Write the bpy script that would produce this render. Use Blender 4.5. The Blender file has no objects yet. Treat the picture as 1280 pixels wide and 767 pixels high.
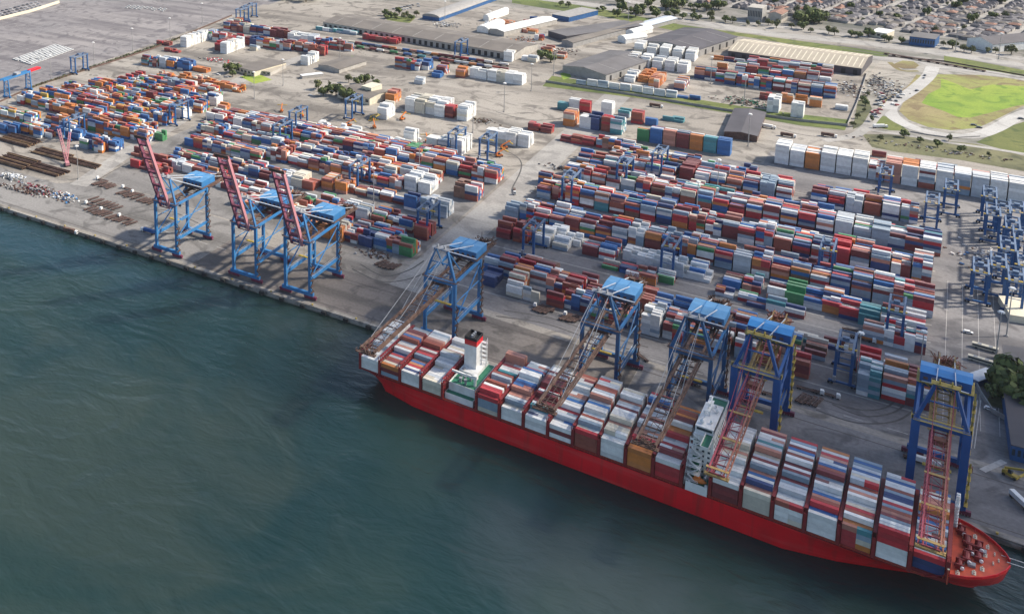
import bpy, math, random
from mathutils import Matrix, Vector
rnd = random.Random(11)
scene = bpy.context.scene
COL = scene.collection

# ------------------------------------------------------------------ camera
# the drone camera: a tilt-corrected wide frame (lens shift), 380 m above the quay
FOC, PX, PY = 1248.927, 258.282, -21.38
RM = ((0.80146356, 0.59735574, -0.02867544), (0.08731511, -0.16431503, -0.98253582), (-0.59163522, 0.78496286, -0.18385069))
CAM_H = 380.0
cd = bpy.data.cameras.new('camera'); cam = bpy.data.objects.new('camera', cd); COL.objects.link(cam)
cd.sensor_fit = 'HORIZONTAL'; cd.sensor_width = 36.0; cd.lens = FOC * 36.0 / 1280.0
cd.shift_x = (640.0 - PX) / 1280.0; cd.shift_y = (PY - 383.5) / 1280.0
cd.clip_start = 1.0; cd.clip_end = 20000.0
m = Matrix.Identity(4)
for i in range(3):
    m[i][0] = RM[0][i]; m[i][1] = -RM[1][i]; m[i][2] = -RM[2][i]
m[2][3] = CAM_H
cam.matrix_world = m
scene.camera = cam

def U(x, y, z=0.0):
    """survey helper: the spot on the level z that a point of the 1280 px photograph shows"""
    a, b, c = x - PX, y - PY, FOC
    d = [RM[0][i] * a + RM[1][i] * b + RM[2][i] * c for i in range(3)]
    t = (z - CAM_H) / d[2]
    return (d[0] * t, d[1] * t)

# ------------------------------------------------------------------ light
SUN_EL, SUN_AZ = math.radians(40), math.radians(52)      # azimuth from +Y towards +X
sx, sy, sz = math.sin(SUN_AZ) * math.cos(SUN_EL), math.cos(SUN_AZ) * math.cos(SUN_EL), math.sin(SUN_EL)
w = bpy.data.worlds.new('World'); scene.world = w; w.use_nodes = True
nt = w.node_tree; bg = nt.nodes['Background']
sky = nt.nodes.new('ShaderNodeTexSky'); sky.sky_type = 'NISHITA'; sky.sun_disc = False
sky.sun_elevation = SUN_EL; sky.sun_rotation = SUN_AZ; sky.air_density = 1.0; sky.dust_density = 1.6
nt.links.new(sky.outputs[0], bg.inputs[0]); bg.inputs[1].default_value = 0.125
sl = bpy.data.lights.new('sun', 'SUN'); sl.energy = 4.8; sl.angle = math.radians(2.5); sl.color = (1.0, 0.91, 0.77)
so = bpy.data.objects.new('sun', sl); COL.objects.link(so)
so.rotation_euler = Vector((sx, sy, sz)).to_track_quat('Z', 'Y').to_euler(); so.location = (300, 600, 900)
vs = scene.view_settings; vs.view_transform = 'Standard'; vs.look = 'None'; vs.exposure = 0.54; vs.gamma = 1.0
scene.render.engine = 'CYCLES'
scene.cycles.max_bounces = 4; scene.cycles.diffuse_bounces = 2; scene.cycles.glossy_bounces = 2; scene.cycles.volume_bounces = 0
scene.cycles.use_denoising = True

# ------------------------------------------------------------------ materials
def _n(nt, t, **kw):
    n = nt.nodes.new(t)
    for k, v in kw.items(): setattr(n, k, v)
    return n

def mat(name, rgb, rough=0.65, var=0.18, scale=0.35, metal=0.0, dirt=None, dirt_amt=0.4, dirt_scale=0.12, coord='Object'):
    m = bpy.data.materials.new(name); m.use_nodes = True
    nt = m.node_tree; p = nt.nodes['Principled BSDF']
    p.inputs['Roughness'].default_value = rough; p.inputs['Metallic'].default_value = metal
    tc = _n(nt, 'ShaderNodeTexCoord')
    nz = _n(nt, 'ShaderNodeTexNoise'); nz.inputs['Scale'].default_value = scale; nz.inputs['Detail'].default_value = 5.0
    nt.links.new(tc.outputs[coord], nz.inputs['Vector'])
    mr = _n(nt, 'ShaderNodeMapRange'); mr.inputs[1].default_value = 0.3; mr.inputs[2].default_value = 0.7
    mr.inputs[3].default_value = 1 - var; mr.inputs[4].default_value = 1 + var
    nt.links.new(nz.outputs[0], mr.inputs[0])
    mx = _n(nt, 'ShaderNodeMix', data_type='RGBA', blend_type='MULTIPLY'); mx.inputs[0].default_value = 1.0
    mx.inputs[6].default_value = (*rgb, 1)
    nt.links.new(mr.outputs[0], mx.inputs[7])
    out = mx.outputs[2]
    if dirt:
        n2 = _n(nt, 'ShaderNodeTexNoise'); n2.inputs['Scale'].default_value = dirt_scale; n2.inputs['Detail'].default_value = 6.0
        nt.links.new(tc.outputs[coord], n2.inputs['Vector'])
        r2 = _n(nt, 'ShaderNodeMapRange'); r2.inputs[1].default_value = 0.5; r2.inputs[2].default_value = 0.68; r2.inputs[4].default_value = dirt_amt
        nt.links.new(n2.outputs[0], r2.inputs[0])
        m2 = _n(nt, 'ShaderNodeMix', data_type='RGBA'); m2.inputs[7].default_value = (*dirt, 1)
        nt.links.new(r2.outputs[0], m2.inputs[0]); nt.links.new(out, m2.inputs[6]); out = m2.outputs[2]
    nt.links.new(out, p.inputs['Base Color'])
    return m

def ground_mat(name, rgb, stain, light, streak=(0.004, 0.03), rough=0.85):
    """worn paving: two scales of patches, long streaks where vehicles run, dark stains and pale repairs"""
    m = bpy.data.materials.new(name); m.use_nodes = True
    nt = m.node_tree; p = nt.nodes['Principled BSDF']; p.inputs['Roughness'].default_value = rough
    g = _n(nt, 'ShaderNodeNewGeometry')
    def noise(sc, det=6.0, vec=None, dist=0.0):
        z = _n(nt, 'ShaderNodeTexNoise'); z.inputs['Scale'].default_value = sc; z.inputs['Detail'].default_value = det
        z.inputs['Distortion'].default_value = dist
        nt.links.new(vec or g.outputs['Position'], z.inputs['Vector']); return z.outputs[0]
    def ramp(src, a, b, lo=0.0, hi=1.0):
        r = _n(nt, 'ShaderNodeMapRange'); r.inputs[1].default_value = a; r.inputs[2].default_value = b
        r.inputs[3].default_value = lo; r.inputs[4].default_value = hi
        nt.links.new(src, r.inputs[0]); return r.outputs[0]
    def mix(f, a, b):
        x = _n(nt, 'ShaderNodeMix', data_type='RGBA')
        nt.links.new(f, x.inputs[0])
        for s, v in ((6, a), (7, b)):
            if isinstance(v, tuple): x.inputs[s].default_value = (*v, 1)
            else: nt.links.new(v, x.inputs[s])
        return x.outputs[2]
    mp = _n(nt, 'ShaderNodeMapping'); mp.inputs['Scale'].default_value = (streak[0], streak[1], 0.01)
    nt.links.new(g.outputs['Position'], mp.inputs['Vector'])
    c = mix(ramp(noise(0.006, 4), 0.36, 0.64), rgb, light)
    c = mix(ramp(noise(1.0, 6, mp.outputs[0]), 0.47, 0.66, 0, 0.8), c, stain)
    mp2 = _n(nt, 'ShaderNodeMapping'); mp2.inputs['Scale'].default_value = (0.012, 0.45, 0.01); nt.links.new(g.outputs['Position'], mp2.inputs['Vector'])
    c = mix(ramp(noise(1.0, 4, mp2.outputs[0]), 0.55, 0.75, 0, 0.55), c, stain)
    c = mix(ramp(noise(0.03, 8, None, 2.2), 0.52, 0.64, 0, 0.8), c, stain)
    c = mix(ramp(noise(0.11, 5), 0.6, 0.75, 0, 0.5), c, light)
    fine = ramp(noise(0.5, 3), 0.3, 0.7, 0.86, 1.14)
    x = _n(nt, 'ShaderNodeMix', data_type='RGBA', blend_type='MULTIPLY'); x.inputs[0].default_value = 1.0
    nt.links.new(c, x.inputs[6]); nt.links.new(fine, x.inputs[7])
    nt.links.new(x.outputs[2], p.inputs['Base Color'])
    return m

def container_mat(name, attr):
    m = bpy.data.materials.new(name); m.use_nodes = True
    nt = m.node_tree; p = nt.nodes['Principled BSDF']; p.inputs['Roughness'].default_value = 0.55
    if attr:
        a = _n(nt, 'ShaderNodeAttribute'); a.attribute_name = 'paint'; src = a.outputs['Color']
    else:
        a = _n(nt, 'ShaderNodeObjectInfo'); src = a.outputs['Color']
    g = _n(nt, 'ShaderNodeNewGeometry')
    nz = _n(nt, 'ShaderNodeTexNoise'); nz.inputs['Scale'].default_value = 0.45; nz.inputs['Detail'].default_value = 6.0
    nt.links.new(g.outputs['Position'], nz.inputs['Vector'])
    mr = _n(nt, 'ShaderNodeMapRange'); mr.inputs[1].default_value = 0.3; mr.inputs[2].default_value = 0.7; mr.inputs[3].default_value = 0.88; mr.inputs[4].default_value = 1.08
    nt.links.new(nz.outputs[0], mr.inputs[0])
    mx = _n(nt, 'ShaderNodeMix', data_type='RGBA', blend_type='MULTIPLY'); mx.inputs[0].default_value = 1.0
    nt.links.new(src, mx.inputs[6]); nt.links.new(mr.outputs[0], mx.inputs[7])
    n2 = _n(nt, 'ShaderNodeTexNoise'); n2.inputs['Scale'].default_value = 0.9; n2.inputs['Detail'].default_value = 7.0
    nt.links.new(g.outputs['Position'], n2.inputs['Vector'])
    r2 = _n(nt, 'ShaderNodeMapRange'); r2.inputs[1].default_value = 0.62; r2.inputs[2].default_value = 0.74; r2.inputs[4].default_value = 0.28
    nt.links.new(n2.outputs[0], r2.inputs[0])
    m2 = _n(nt, 'ShaderNodeMix', data_type='RGBA'); m2.inputs[7].default_value = (0.2, 0.13, 0.09, 1)
    nt.links.new(r2.outputs[0], m2.inputs[0]); nt.links.new(mx.outputs[2], m2.inputs[6])
    nt.links.new(m2.outputs[2], p.inputs['Base Color'])
    return m

M = {}
M['gravel'] = ground_mat('gravel_lot', (0.30, 0.28, 0.245), (0.15, 0.14, 0.12), (0.36, 0.33, 0.29))
M['loop_road'] = ground_mat('pale_road', (0.40, 0.39, 0.375), (0.32, 0.31, 0.295), (0.45, 0.44, 0.42))
M['tyre'] = mat('tyre_rubber_marks', (0.085, 0.08, 0.078), .9, .3, .2)
M['conc'] = ground_mat('concrete_yard', (0.27, 0.243, 0.21), (0.11, 0.098, 0.086), (0.34, 0.312, 0.275))
M['yard_dark'] = ground_mat('worn_yard_asphalt', (0.165, 0.158, 0.162), (0.09, 0.086, 0.09), (0.24, 0.23, 0.228))
M['apron'] = ground_mat('brown_apron_asphalt', (0.135, 0.115, 0.105), (0.07, 0.062, 0.057), (0.19, 0.17, 0.155), (0.003, 0.06))
M['carpark'] = ground_mat('car_terminal_asphalt', (0.20, 0.188, 0.192), (0.11, 0.10, 0.107), (0.27, 0.25, 0.245), (0.004, 0.04))
M['road'] = ground_mat('road_concrete', (0.31, 0.295, 0.275), (0.21, 0.20, 0.19), (0.37, 0.355, 0.33))
M['road_dark'] = ground_mat('road_asphalt', (0.185, 0.175, 0.168), (0.10, 0.095, 0.09), (0.24, 0.23, 0.22))
M['city_ground'] = ground_mat('town_ground', (0.15, 0.14, 0.13), (0.07, 0.075, 0.06), (0.26, 0.245, 0.22))
M['land'] = ground_mat('land', (0.24, 0.22, 0.2), (0.12, 0.12, 0.10), (0.34, 0.32, 0.29))
M['quaywall'] = ground_mat('quay_concrete', (0.22, 0.20, 0.18), (0.08, 0.075, 0.07), (0.33, 0.31, 0.28), (0.02, 0.3))
M['grass'] = ground_mat('verge_grass', (0.10, 0.14, 0.03), (0.05, 0.075, 0.02), (0.16, 0.17, 0.05), (0.01, 0.01), 1.0)
M['grass_bright'] = ground_mat('fresh_grass', (0.17, 0.27, 0.03), (0.10, 0.18, 0.025), (0.27, 0.33, 0.05), (0.02, 0.02), 1.0)
M['grass_dry'] = ground_mat('dry_grass', (0.27, 0.23, 0.11), (0.15, 0.105, 0.06), (0.23, 0.25, 0.07), (0.02, 0.02), 1.0)
M['scrub'] = ground_mat('scrub', (0.10, 0.11, 0.05), (0.05, 0.055, 0.03), (0.18, 0.17, 0.09), (0.03, 0.03), 1.0)
M['paint'] = mat('road_paint', (0.42, 0.405, 0.385), 0.8, 0.2, 0.4)
M['rail'] = mat('crane_rail', (0.09, 0.075, 0.065), 0.6)
M['red_hull'] = mat('red_hull_paint', (0.74, 0.008, 0.018), 0.4, 0.12, 0.06, 0, (0.42, 0.02, 0.02), 0.4, 0.05)
def streaky(m, col, amt, sc):
    nt = m.node_tree; p = nt.nodes['Principled BSDF']; src = p.inputs['Base Color'].links[0].from_socket
    tc = _n(nt, 'ShaderNodeTexCoord'); mp = _n(nt, 'ShaderNodeMapping'); mp.inputs['Scale'].default_value = sc; nt.links.new(tc.outputs['Object'], mp.inputs['Vector'])
    nz = _n(nt, 'ShaderNodeTexNoise'); nz.inputs['Scale'].default_value = 1.0; nz.inputs['Detail'].default_value = 5.0; nt.links.new(mp.outputs[0], nz.inputs['Vector'])
    r = _n(nt, 'ShaderNodeMapRange'); r.inputs[1].default_value = .52; r.inputs[2].default_value = .74; r.inputs[4].default_value = amt; nt.links.new(nz.outputs[0], r.inputs[0])
    x = _n(nt, 'ShaderNodeMix', data_type='RGBA'); x.inputs[7].default_value = (*col, 1); nt.links.new(r.outputs[0], x.inputs[0]); nt.links.new(src, x.inputs[6]); nt.links.new(x.outputs[2], p.inputs['Base Color'])
streaky(M['red_hull'], (0.36, 0.03, 0.025), .7, (.22, .22, .02)); streaky(M['red_hull'], (0.70, 0.10, 0.09), .45, (.02, .1, .35))
M['red_deck'] = mat('red_deck_paint', (0.60, 0.085, 0.035), 0.6, 0.2, 0.2, 0, (0.35, 0.06, 0.03), 0.5, 0.15)
M['maroon'] = mat('maroon_steel', (0.22, 0.02, 0.022), 0.6, 0.2, 0.3)
M['green_deck'] = mat('green_deck_paint', (0.02, 0.16, 0.09), 0.6, 0.2, 0.3)
M['white'] = mat('white_paint', (0.78, 0.78, 0.76), 0.5, 0.08, 0.3, 0, (0.5, 0.46, 0.4), 0.35, 0.2)
M['cream'] = mat('cream_paint', (0.62, 0.57, 0.45), 0.6, 0.1, 0.3)
M['black'] = mat('black_soot', (0.02, 0.02, 0.022), 0.7)
M['rubber'] = mat('rubber', (0.025, 0.025, 0.026), 0.85)
M['glass'] = mat('window_glass', (0.03, 0.045, 0.06), 0.15)
M['orange'] = mat('orange_paint', (0.62, 0.17, 0.03), 0.5)
M['yellow'] = mat('yellow_paint', (0.42, 0.30, 0.05), 0.55, 0.25, 0.4)
M['blue_old'] = mat('weathered_blue', (0.028, 0.17, 0.40), 0.5, 0.2, 0.15, 0, (0.09, 0.14, 0.2), 0.5, 0.1)
M['blue_roof'] = mat('blue_house_sheet', (0.085, 0.25, 0.47), 0.5, 0.15, 0.2, 0, (0.1, 0.22, 0.36), 0.6, 0.12)
M['blue_worn'] = mat('worn_dark_blue', (0.016, 0.10, 0.25), 0.55, 0.3, 0.15, 0, (0.07, 0.075, 0.07), 0.6, 0.12)
M['blue_new'] = mat('deep_blue', (0.012, 0.085, 0.28), 0.45, 0.15, 0.15)
M['blue_roof_new'] = mat('bright_blue_sheet', (0.03, 0.23, 0.54), 0.45, 0.12, 0.2)
M['blue_rtg'] = mat('yard_crane_blue', (0.014, 0.085, 0.24), 0.5, 0.2, 0.2)
M['rtg_girder'] = mat('gantry_girder_blue_grey', (0.11, 0.16, 0.25), 0.55, 0.2, 0.2)
M['grey_steel'] = mat('grey_steel', (0.30, 0.31, 0.33), 0.55, 0.25, 0.3)
M['pale_steel'] = mat('pale_steel', (0.5, 0.54, 0.6), 0.5, 0.15, 0.3)
M['rust'] = mat('rust_brown', (0.105, 0.058, 0.043), 0.8, 0.4, 0.3, 0, (0.21, 0.14, 0.105), 0.5, 0.3)
M['pipe_tan'] = mat('tan_rust', (0.27, 0.17, 0.09), 0.8, 0.3, 0.3)
M['rust_dark'] = mat('rust_dark', (0.10, 0.06, 0.05), 0.85, 0.35, 0.4)
M['pink'] = mat('faded_pink_paint', (0.50, 0.22, 0.25), 0.6, 0.15, 0.2, 0, (0.3, 0.11, 0.12), 0.4, 0.2)
M['pink_dark'] = mat('dark_shaded_pink', (0.20, 0.06, 0.10), 0.7, 0.25, 0.3)  # darker pink for the shaded left boom girder and the bracing
M['boom_red'] = mat('boom_red', (0.28, 0.045, 0.065), 0.5, 0.2, 0.2)
M['boom_orange'] = mat('boom_orange', (0.27, 0.10, 0.06), 0.5, 0.25, 0.2)
M['boom_yellow'] = mat('boom_yellow', (0.30, 0.19, 0.06), 0.6, 0.3, 0.3)
M['bogie'] = mat('bogie_purple_red', (0.16, 0.025, 0.06), 0.6, 0.2, 0.3)
M['roof_grey'] = mat('grey_roof_sheet', (0.125, 0.118, 0.12), 0.75, 0.22, 0.05, 0, (0.12, 0.115, 0.12), 0.6, 0.03)
M['roof_brown'] = mat('brown_grey_roof', (0.16, 0.142, 0.125), 0.8, 0.2, 0.05, 0, (0.14, 0.125, 0.115), 0.7, 0.03)
M['roof_dark'] = mat('dark_roof_sheet', (0.075, 0.07, 0.08), 0.75, 0.2, 0.05)
M['roof_beige'] = mat('beige_roof_sheet', (0.40, 0.35, 0.28), 0.75, 0.15, 0.05, 0, (0.30, 0.27, 0.2), 0.5, 0.03)
M['roof_tile'] = mat('tile_roof', (0.24, 0.13, 0.095), 0.85, 0.25, 0.3)
M['wall'] = mat('wall_render', (0.40, 0.375, 0.34), 0.85, 0.15, 0.2)
M['wall_town'] = mat('town_wall', (0.21, 0.2, 0.2), 0.9, 0.3, 0.2)
M['wall_town_pale'] = mat('town_wall_pale', (0.36, 0.34, 0.32), 0.9, 0.3, 0.2)
M['roof_town'] = mat('town_roof', (0.105, 0.1, 0.112), 0.85, 0.3, 0.1)
M['roof_town_pale'] = mat('town_roof_pale', (0.17, 0.16, 0.165), 0.85, 0.3, 0.1)
M['wall_grey'] = mat('wall_grey', (0.30, 0.29, 0.28), 0.85, 0.15, 0.2)
M['trunk'] = mat('bark', (0.10, 0.075, 0.05), 0.95)
M['pole'] = mat('galvanised_pole', (0.33, 0.32, 0.31), 0.6)

def leaf_mat(name, a, b):
    m = bpy.data.materials.new(name); m.use_nodes = True
    nt = m.node_tree; p = nt.nodes['Principled BSDF']; p.inputs['Roughness'].default_value = 0.9
    g = _n(nt, 'ShaderNodeNewGeometry')
    x = _n(nt, 'ShaderNodeMix', data_type='RGBA'); x.inputs[6].default_value = (*a, 1); x.inputs[7].default_value = (*b, 1)
    nt.links.new(g.outputs['Random Per Island'], x.inputs[0]); nt.links.new(x.outputs[2], p.inputs['Base Color'])
    return m
M['leaf'] = leaf_mat('leaves', (0.04, 0.06, 0.02), (0.14, 0.17, 0.05))
M['leaf_dry'] = leaf_mat('leaves_olive', (0.06, 0.07, 0.03), (0.15, 0.16, 0.06))

def water_mat():
    m = bpy.data.materials.new('harbour_water'); m.use_nodes = True
    nt = m.node_tree; p = nt.nodes['Principled BSDF']
    p.inputs['Roughness'].default_value = 0.12; p.inputs['IOR'].default_value = 1.34
    p.subsurface_method = 'BURLEY'; p.inputs['Subsurface Weight'].default_value = 0.8; p.inputs['Subsurface Radius'].default_value = (.8, 1.0, 1.0); p.inputs['Subsurface Scale'].default_value = 42.0
    g = _n(nt, 'ShaderNodeNewGeometry')
    def noise(sc, det, vec=None, dist=0.0):
        z = _n(nt, 'ShaderNodeTexNoise'); z.inputs['Scale'].default_value = sc; z.inputs['Detail'].default_value = det; z.inputs['Distortion'].default_value = dist
        nt.links.new(vec or g.outputs['Position'], z.inputs['Vector']); return z.outputs[0]
    def rng(src, a, b, lo=0.0, hi=1.0):
        r = _n(nt, 'ShaderNodeMapRange', interpolation_type='SMOOTHSTEP'); r.inputs[1].default_value = a; r.inputs[2].default_value = b; r.inputs[3].default_value = lo; r.inputs[4].default_value = hi
        nt.links.new(src, r.inputs[0]); return r.outputs[0]
    def mixc(f, a, b):
        x = _n(nt, 'ShaderNodeMix', data_type='RGBA'); nt.links.new(f, x.inputs[0])
        for k, v in ((6, a), (7, b)):
            if isinstance(v, tuple): x.inputs[k].default_value = (*v, 1)
            else: nt.links.new(v, x.inputs[k])
        return x.outputs[2]
    def math_(op, a, b):
        x = _n(nt, 'ShaderNodeMath', operation=op)
        for k, v in ((0, a), (1, b)):
            if isinstance(v, (int, float)): x.inputs[k].default_value = v
            else: nt.links.new(v, x.inputs[k])
        return x.outputs[0]
    def water_tint(cx, cy, rx, ry):
        """colour patch round one spot, for silt and a painted reflection, ragged at the edge"""
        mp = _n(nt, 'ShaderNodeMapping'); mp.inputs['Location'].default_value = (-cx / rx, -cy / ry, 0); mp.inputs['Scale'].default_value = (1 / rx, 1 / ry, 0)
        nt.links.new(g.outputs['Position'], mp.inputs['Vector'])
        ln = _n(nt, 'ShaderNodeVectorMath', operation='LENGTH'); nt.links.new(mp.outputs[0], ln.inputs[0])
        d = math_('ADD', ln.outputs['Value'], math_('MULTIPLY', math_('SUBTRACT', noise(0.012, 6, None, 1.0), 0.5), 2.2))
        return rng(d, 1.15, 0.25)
    c = mixc(rng(noise(0.0045, 5, None, 0.6), 0.38, 0.66), (0.009, 0.030, 0.031), (0.021, 0.043, 0.037))
    c = mixc(math_('MULTIPLY', water_tint(-400, 360, 190, 130), 0.5), c, (0.042, 0.056, 0.044))
    c = mixc(math_('MULTIPLY', water_tint(-270, 570, 130, 40), 0.6), c, (0.042, 0.055, 0.048))
    c = mixc(math_('MULTIPLY', water_tint(-105, 455, 85, 55), 0.4), c, (0.058, 0.068, 0.074))  # pale cloud reflection painted into the water colour
    c = mixc(math_('MULTIPLY', water_tint(-640, 560, 260, 30), 0.5), c, (0.018, 0.052, 0.074))
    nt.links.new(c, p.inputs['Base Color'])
    # wind ripples, short crossing chop, slow swell
    def wave(rot, sc, strength, dist, det, prev=None, warp=0.6):
        mp = _n(nt, 'ShaderNodeMapping'); mp.inputs['Rotation'].default_value = (0, 0, rot); mp.inputs['Scale'].default_value = sc
        nt.links.new(g.outputs['Position'], mp.inputs['Vector'])
        b = _n(nt, 'ShaderNodeBump'); b.inputs['Strength'].default_value = strength; b.inputs['Distance'].default_value = dist
        nt.links.new(noise(1.0, det, mp.outputs[0], warp), b.inputs['Height'])
        if prev is not None: nt.links.new(prev, b.inputs['Normal'])
        return b.outputs[0]
    n = wave(0.35, (0.20, 0.38, 1), 0.5, 0.7, 5)
    n = wave(-0.75, (0.06, 0.13, 1), 0.55, 1.6, 5, n)
    n = wave(1.2, (0.018, 0.03, 1), 0.6, 3.6, 3, n, 1.4)
    nt.links.new(n, p.inputs['Normal'])
    return m
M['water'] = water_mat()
M['cont'] = container_mat('container_paint_mass', True)
M['cont_one'] = container_mat('container_paint', False)

# ------------------------------------------------------------------ mesh builder
class MB:
    def __init__(s): s.v = []; s.f = []; s.m = []
    def add(s, vs, fs, mi=0):
        b = len(s.v); s.v += [tuple(v) for v in vs]; s.f += [tuple(b + i for i in f) for f in fs]; s.m += [mi] * len(fs)
        return s
    def box(s, x0, x1, y0, y1, z0, z1, mi=0, bottom=True):
        vs = [(x0, y0, z0), (x1, y0, z0), (x1, y1, z0), (x0, y1, z0), (x0, y0, z1), (x1, y0, z1), (x1, y1, z1), (x0, y1, z1)]
        fs = [(4, 5, 6, 7), (0, 1, 5, 4), (1, 2, 6, 5), (2, 3, 7, 6), (3, 0, 4, 7)]
        if bottom: fs.append((3, 2, 1, 0))
        return s.add(vs, fs, mi)
    def bar(s, p, q, w_, h=None, mi=0, up=(0, 0, 1)):
        p, q = Vector(p), Vector(q); h = w_ if h is None else h
        d = (q - p).normalized(); u = Vector(up)
        if abs(d.dot(u)) > 0.98: u = Vector((0, 1, 0))
        a = d.cross(u).normalized(); b = a.cross(d).normalized()
        vs = []
        for c in (p, q):
            for i, j in ((-1, -1), (1, -1), (1, 1), (-1, 1)): vs.append(c + a * (i * w_ / 2) + b * (j * h / 2))
        return s.add(vs, [(0, 1, 2, 3), (7, 6, 5, 4), (0, 4, 5, 1), (1, 5, 6, 2), (2, 6, 7, 3), (3, 7, 4, 0)], mi)
    def tube(s, p, q, r, n=6, mi=0, r2=None):
        p, q = Vector(p), Vector(q); r2 = r if r2 is None else r2
        d = (q - p).normalized(); u = Vector((0, 0, 1)) if abs(d.z) < 0.95 else Vector((0, 1, 0))
        a = d.cross(u).normalized(); b = a.cross(d)
        vs = [c + (a * math.cos(6.28319 * i / n) + b * math.sin(6.28319 * i / n)) * rr for c, rr in ((p, r), (q, r2)) for i in range(n)]
        fs = [(i, (i + 1) % n, n + (i + 1) % n, n + i) for i in range(n)] + [tuple(range(n))[::-1], tuple(range(n, 2 * n))]
        return s.add(vs, fs, mi)
    def prism(s, poly, z0, z1, mi=0, sides=None):
        n = len(poly)
        s.add([(x, y, z0) for x, y in poly] + [(x, y, z1) for x, y in poly], [tuple(range(n, 2 * n))], mi)
        b = len(s.v) - 2 * n
        for i in range(n):
            j = (i + 1) % n
            s.f.append((b + i, b + j, b + n + j, b + n + i)); s.m.append(mi if sides is None else sides)
        return s
    def sheet(s, poly, z, mi=0): return s.add([(x, y, z) for x, y in poly], [tuple(range(len(poly)))], mi)
    def build(s, name, mats, parent=None, loc=None, rz=0.0, smooth=False):
        me = bpy.data.meshes.new(name)
        me.from_pydata(s.v, [], s.f)
        mats = mats if isinstance(mats, (list, tuple)) else [mats]
        for x in mats: me.materials.append(M[x] if isinstance(x, str) else x)
        if len(mats) > 1: me.polygons.foreach_set('material_index', s.m)
        if smooth: me.polygons.foreach_set('use_smooth', [True] * len(me.polygons))
        me.update()
        o = bpy.data.objects.new(name, me); COL.objects.link(o)
        if parent: o.parent = parent
        if loc: o.location = loc
        if rz: o.rotation_euler.z = rz
        return o

def tag(o, label=None, cat=None, group=None, kind=None):
    for k, v in (('label', label), ('category', cat), ('group', group), ('kind', kind)):
        if v: o[k] = v
    return o
def empty(name, loc, rz=0.0, label=None, cat=None, group=None):
    o = bpy.data.objects.new(name, None); COL.objects.link(o); o.location = loc; o.rotation_euler.z = rz
    return tag(o, label, cat, group)
_kids = {}
def children(o): return [c for c in _kids.get(o.name, [])]
def index_kids():
    _kids.clear()
    for o in bpy.data.objects:
        if o.parent: _kids.setdefault(o.parent.name, []).append(o)
def copy_tree(o, loc=None, rz=None, label=None, group=None, parent=None):
    c = o.copy(); COL.objects.link(c)
    if parent: c.parent = parent
    if loc is not None: c.location = loc
    if rz is not None: c.rotation_euler.z = rz
    if label: c['label'] = label
    if group: c['group'] = group
    for ch in children(o): copy_tree(ch, parent=c)
    return c
def structure(o): o['kind'] = 'structure'; return o
def ngon_sheet(name, pts, z, material, px=True, kind='structure'):
    poly = [U(*p) for p in pts] if px else pts
    a = sum(poly[i][0] * poly[(i + 1) % len(poly)][1] - poly[(i + 1) % len(poly)][0] * poly[i][1] for i in range(len(poly)))
    if a < 0: poly = poly[::-1]
    o = MB().sheet(poly, z).build(name, material); o['kind'] = kind; return o
def ribbon(name, pts, width, z, material, px=True, closed=False, steps=8):
    P = [Vector(U(*p) if px else p) for p in pts]
    Q = []
    n = len(P)
    for i in range(n if closed else n - 1):
        p0, p1, p2, p3 = P[(i - 1) % n if closed else max(i - 1, 0)], P[i], P[(i + 1) % n], P[(i + 2) % n if closed else min(i + 2, n - 1)]
        for k in range(steps):
            t = k / steps
            Q.append(0.5 * ((2 * p1) + (p2 - p0) * t + (2 * p0 - 5 * p1 + 4 * p2 - p3) * t * t + (3 * p1 - p0 - 3 * p2 + p3) * t ** 3))
    if not closed: Q.append(P[-1])
    L, Rr = [], []
    for i, q in enumerate(Q):
        a = Q[(i - 1) % len(Q)] if closed or i else q; b = Q[(i + 1) % len(Q)] if closed or i < len(Q) - 1 else q
        d = (b - a).normalized(); nn = Vector((-d.y, d.x)) * width / 2
        L.append(q + nn); Rr.append(q - nn)
    mb = MB(); vs = [(p.x, p.y, z) for p in L] + [(p.x, p.y, z) for p in Rr]; k = len(L)
    fs = [(k + i, k + (i + 1) % k, (i + 1) % k, i) for i in range(k if closed else k - 1)]
    return structure(mb.add(vs, fs).build(name, material))

# ------------------------------------------------------------------ setting
EDGE = [(-4000, 597), (-700, 597), (-300, 599), (60, 591), (420, 583), (4000, 505)]
def edge_y(x):
    for (a, ya), (b, yb) in zip(EDGE, EDGE[1:]):
        if a <= x <= b: return ya + (yb - ya) * (x - a) / (b - a)
    return 597
structure(MB().sheet(EDGE + [(4000, 9000), (-4000, 9000)], 0.0).build('ground', 'land'))
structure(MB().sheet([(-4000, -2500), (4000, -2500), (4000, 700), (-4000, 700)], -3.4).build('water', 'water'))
q = MB()
for (a, ya), (b, yb) in zip(EDGE, EDGE[1:]):
    q.prism([(a, ya - 0.5), (b, yb - 0.5), (b, yb + 2.4), (a, ya + 2.4)], -7, 0.12)
    q.prism([(a, ya - 1.1), (b, yb - 1.1), (b, yb - 0.5), (a, ya - 0.5)], -2.2, -0.9)
structure(q.build('quay', 'quaywall'))
def rect(name, x0, x1, y0, y1, z, material): return structure(MB().sheet([(x0, y0), (x1, y0), (x1, y1), (x0, y1)], z).build(name, material))
structure(MB().sheet([(-968, 600.5), (-700, 599.5), (-300, 601.5), (60, 593.5), (260, 589), (260, 1262), (-60, 1262), (-420, 1262), (-420, 1500), (-1000, 1500)], 0.03).build('yard_concrete', 'conc'))
rect('back_lot', -990, -70, 1262.5, 1682, 0.015, 'conc')
structure(MB().sheet([(-3000, 640), (-960, 640), (-960, 1480), (-1000, 1720), (-3000, 1900)], 0.01).build('car_terminal', 'carpark'))
structure(MB().sheet([(-478, 602.5), (-300, 603.5), (-140, 599.5), (-140, 652), (-300, 660), (-478, 668)], 0.06).build('apron', 'apron'))
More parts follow.
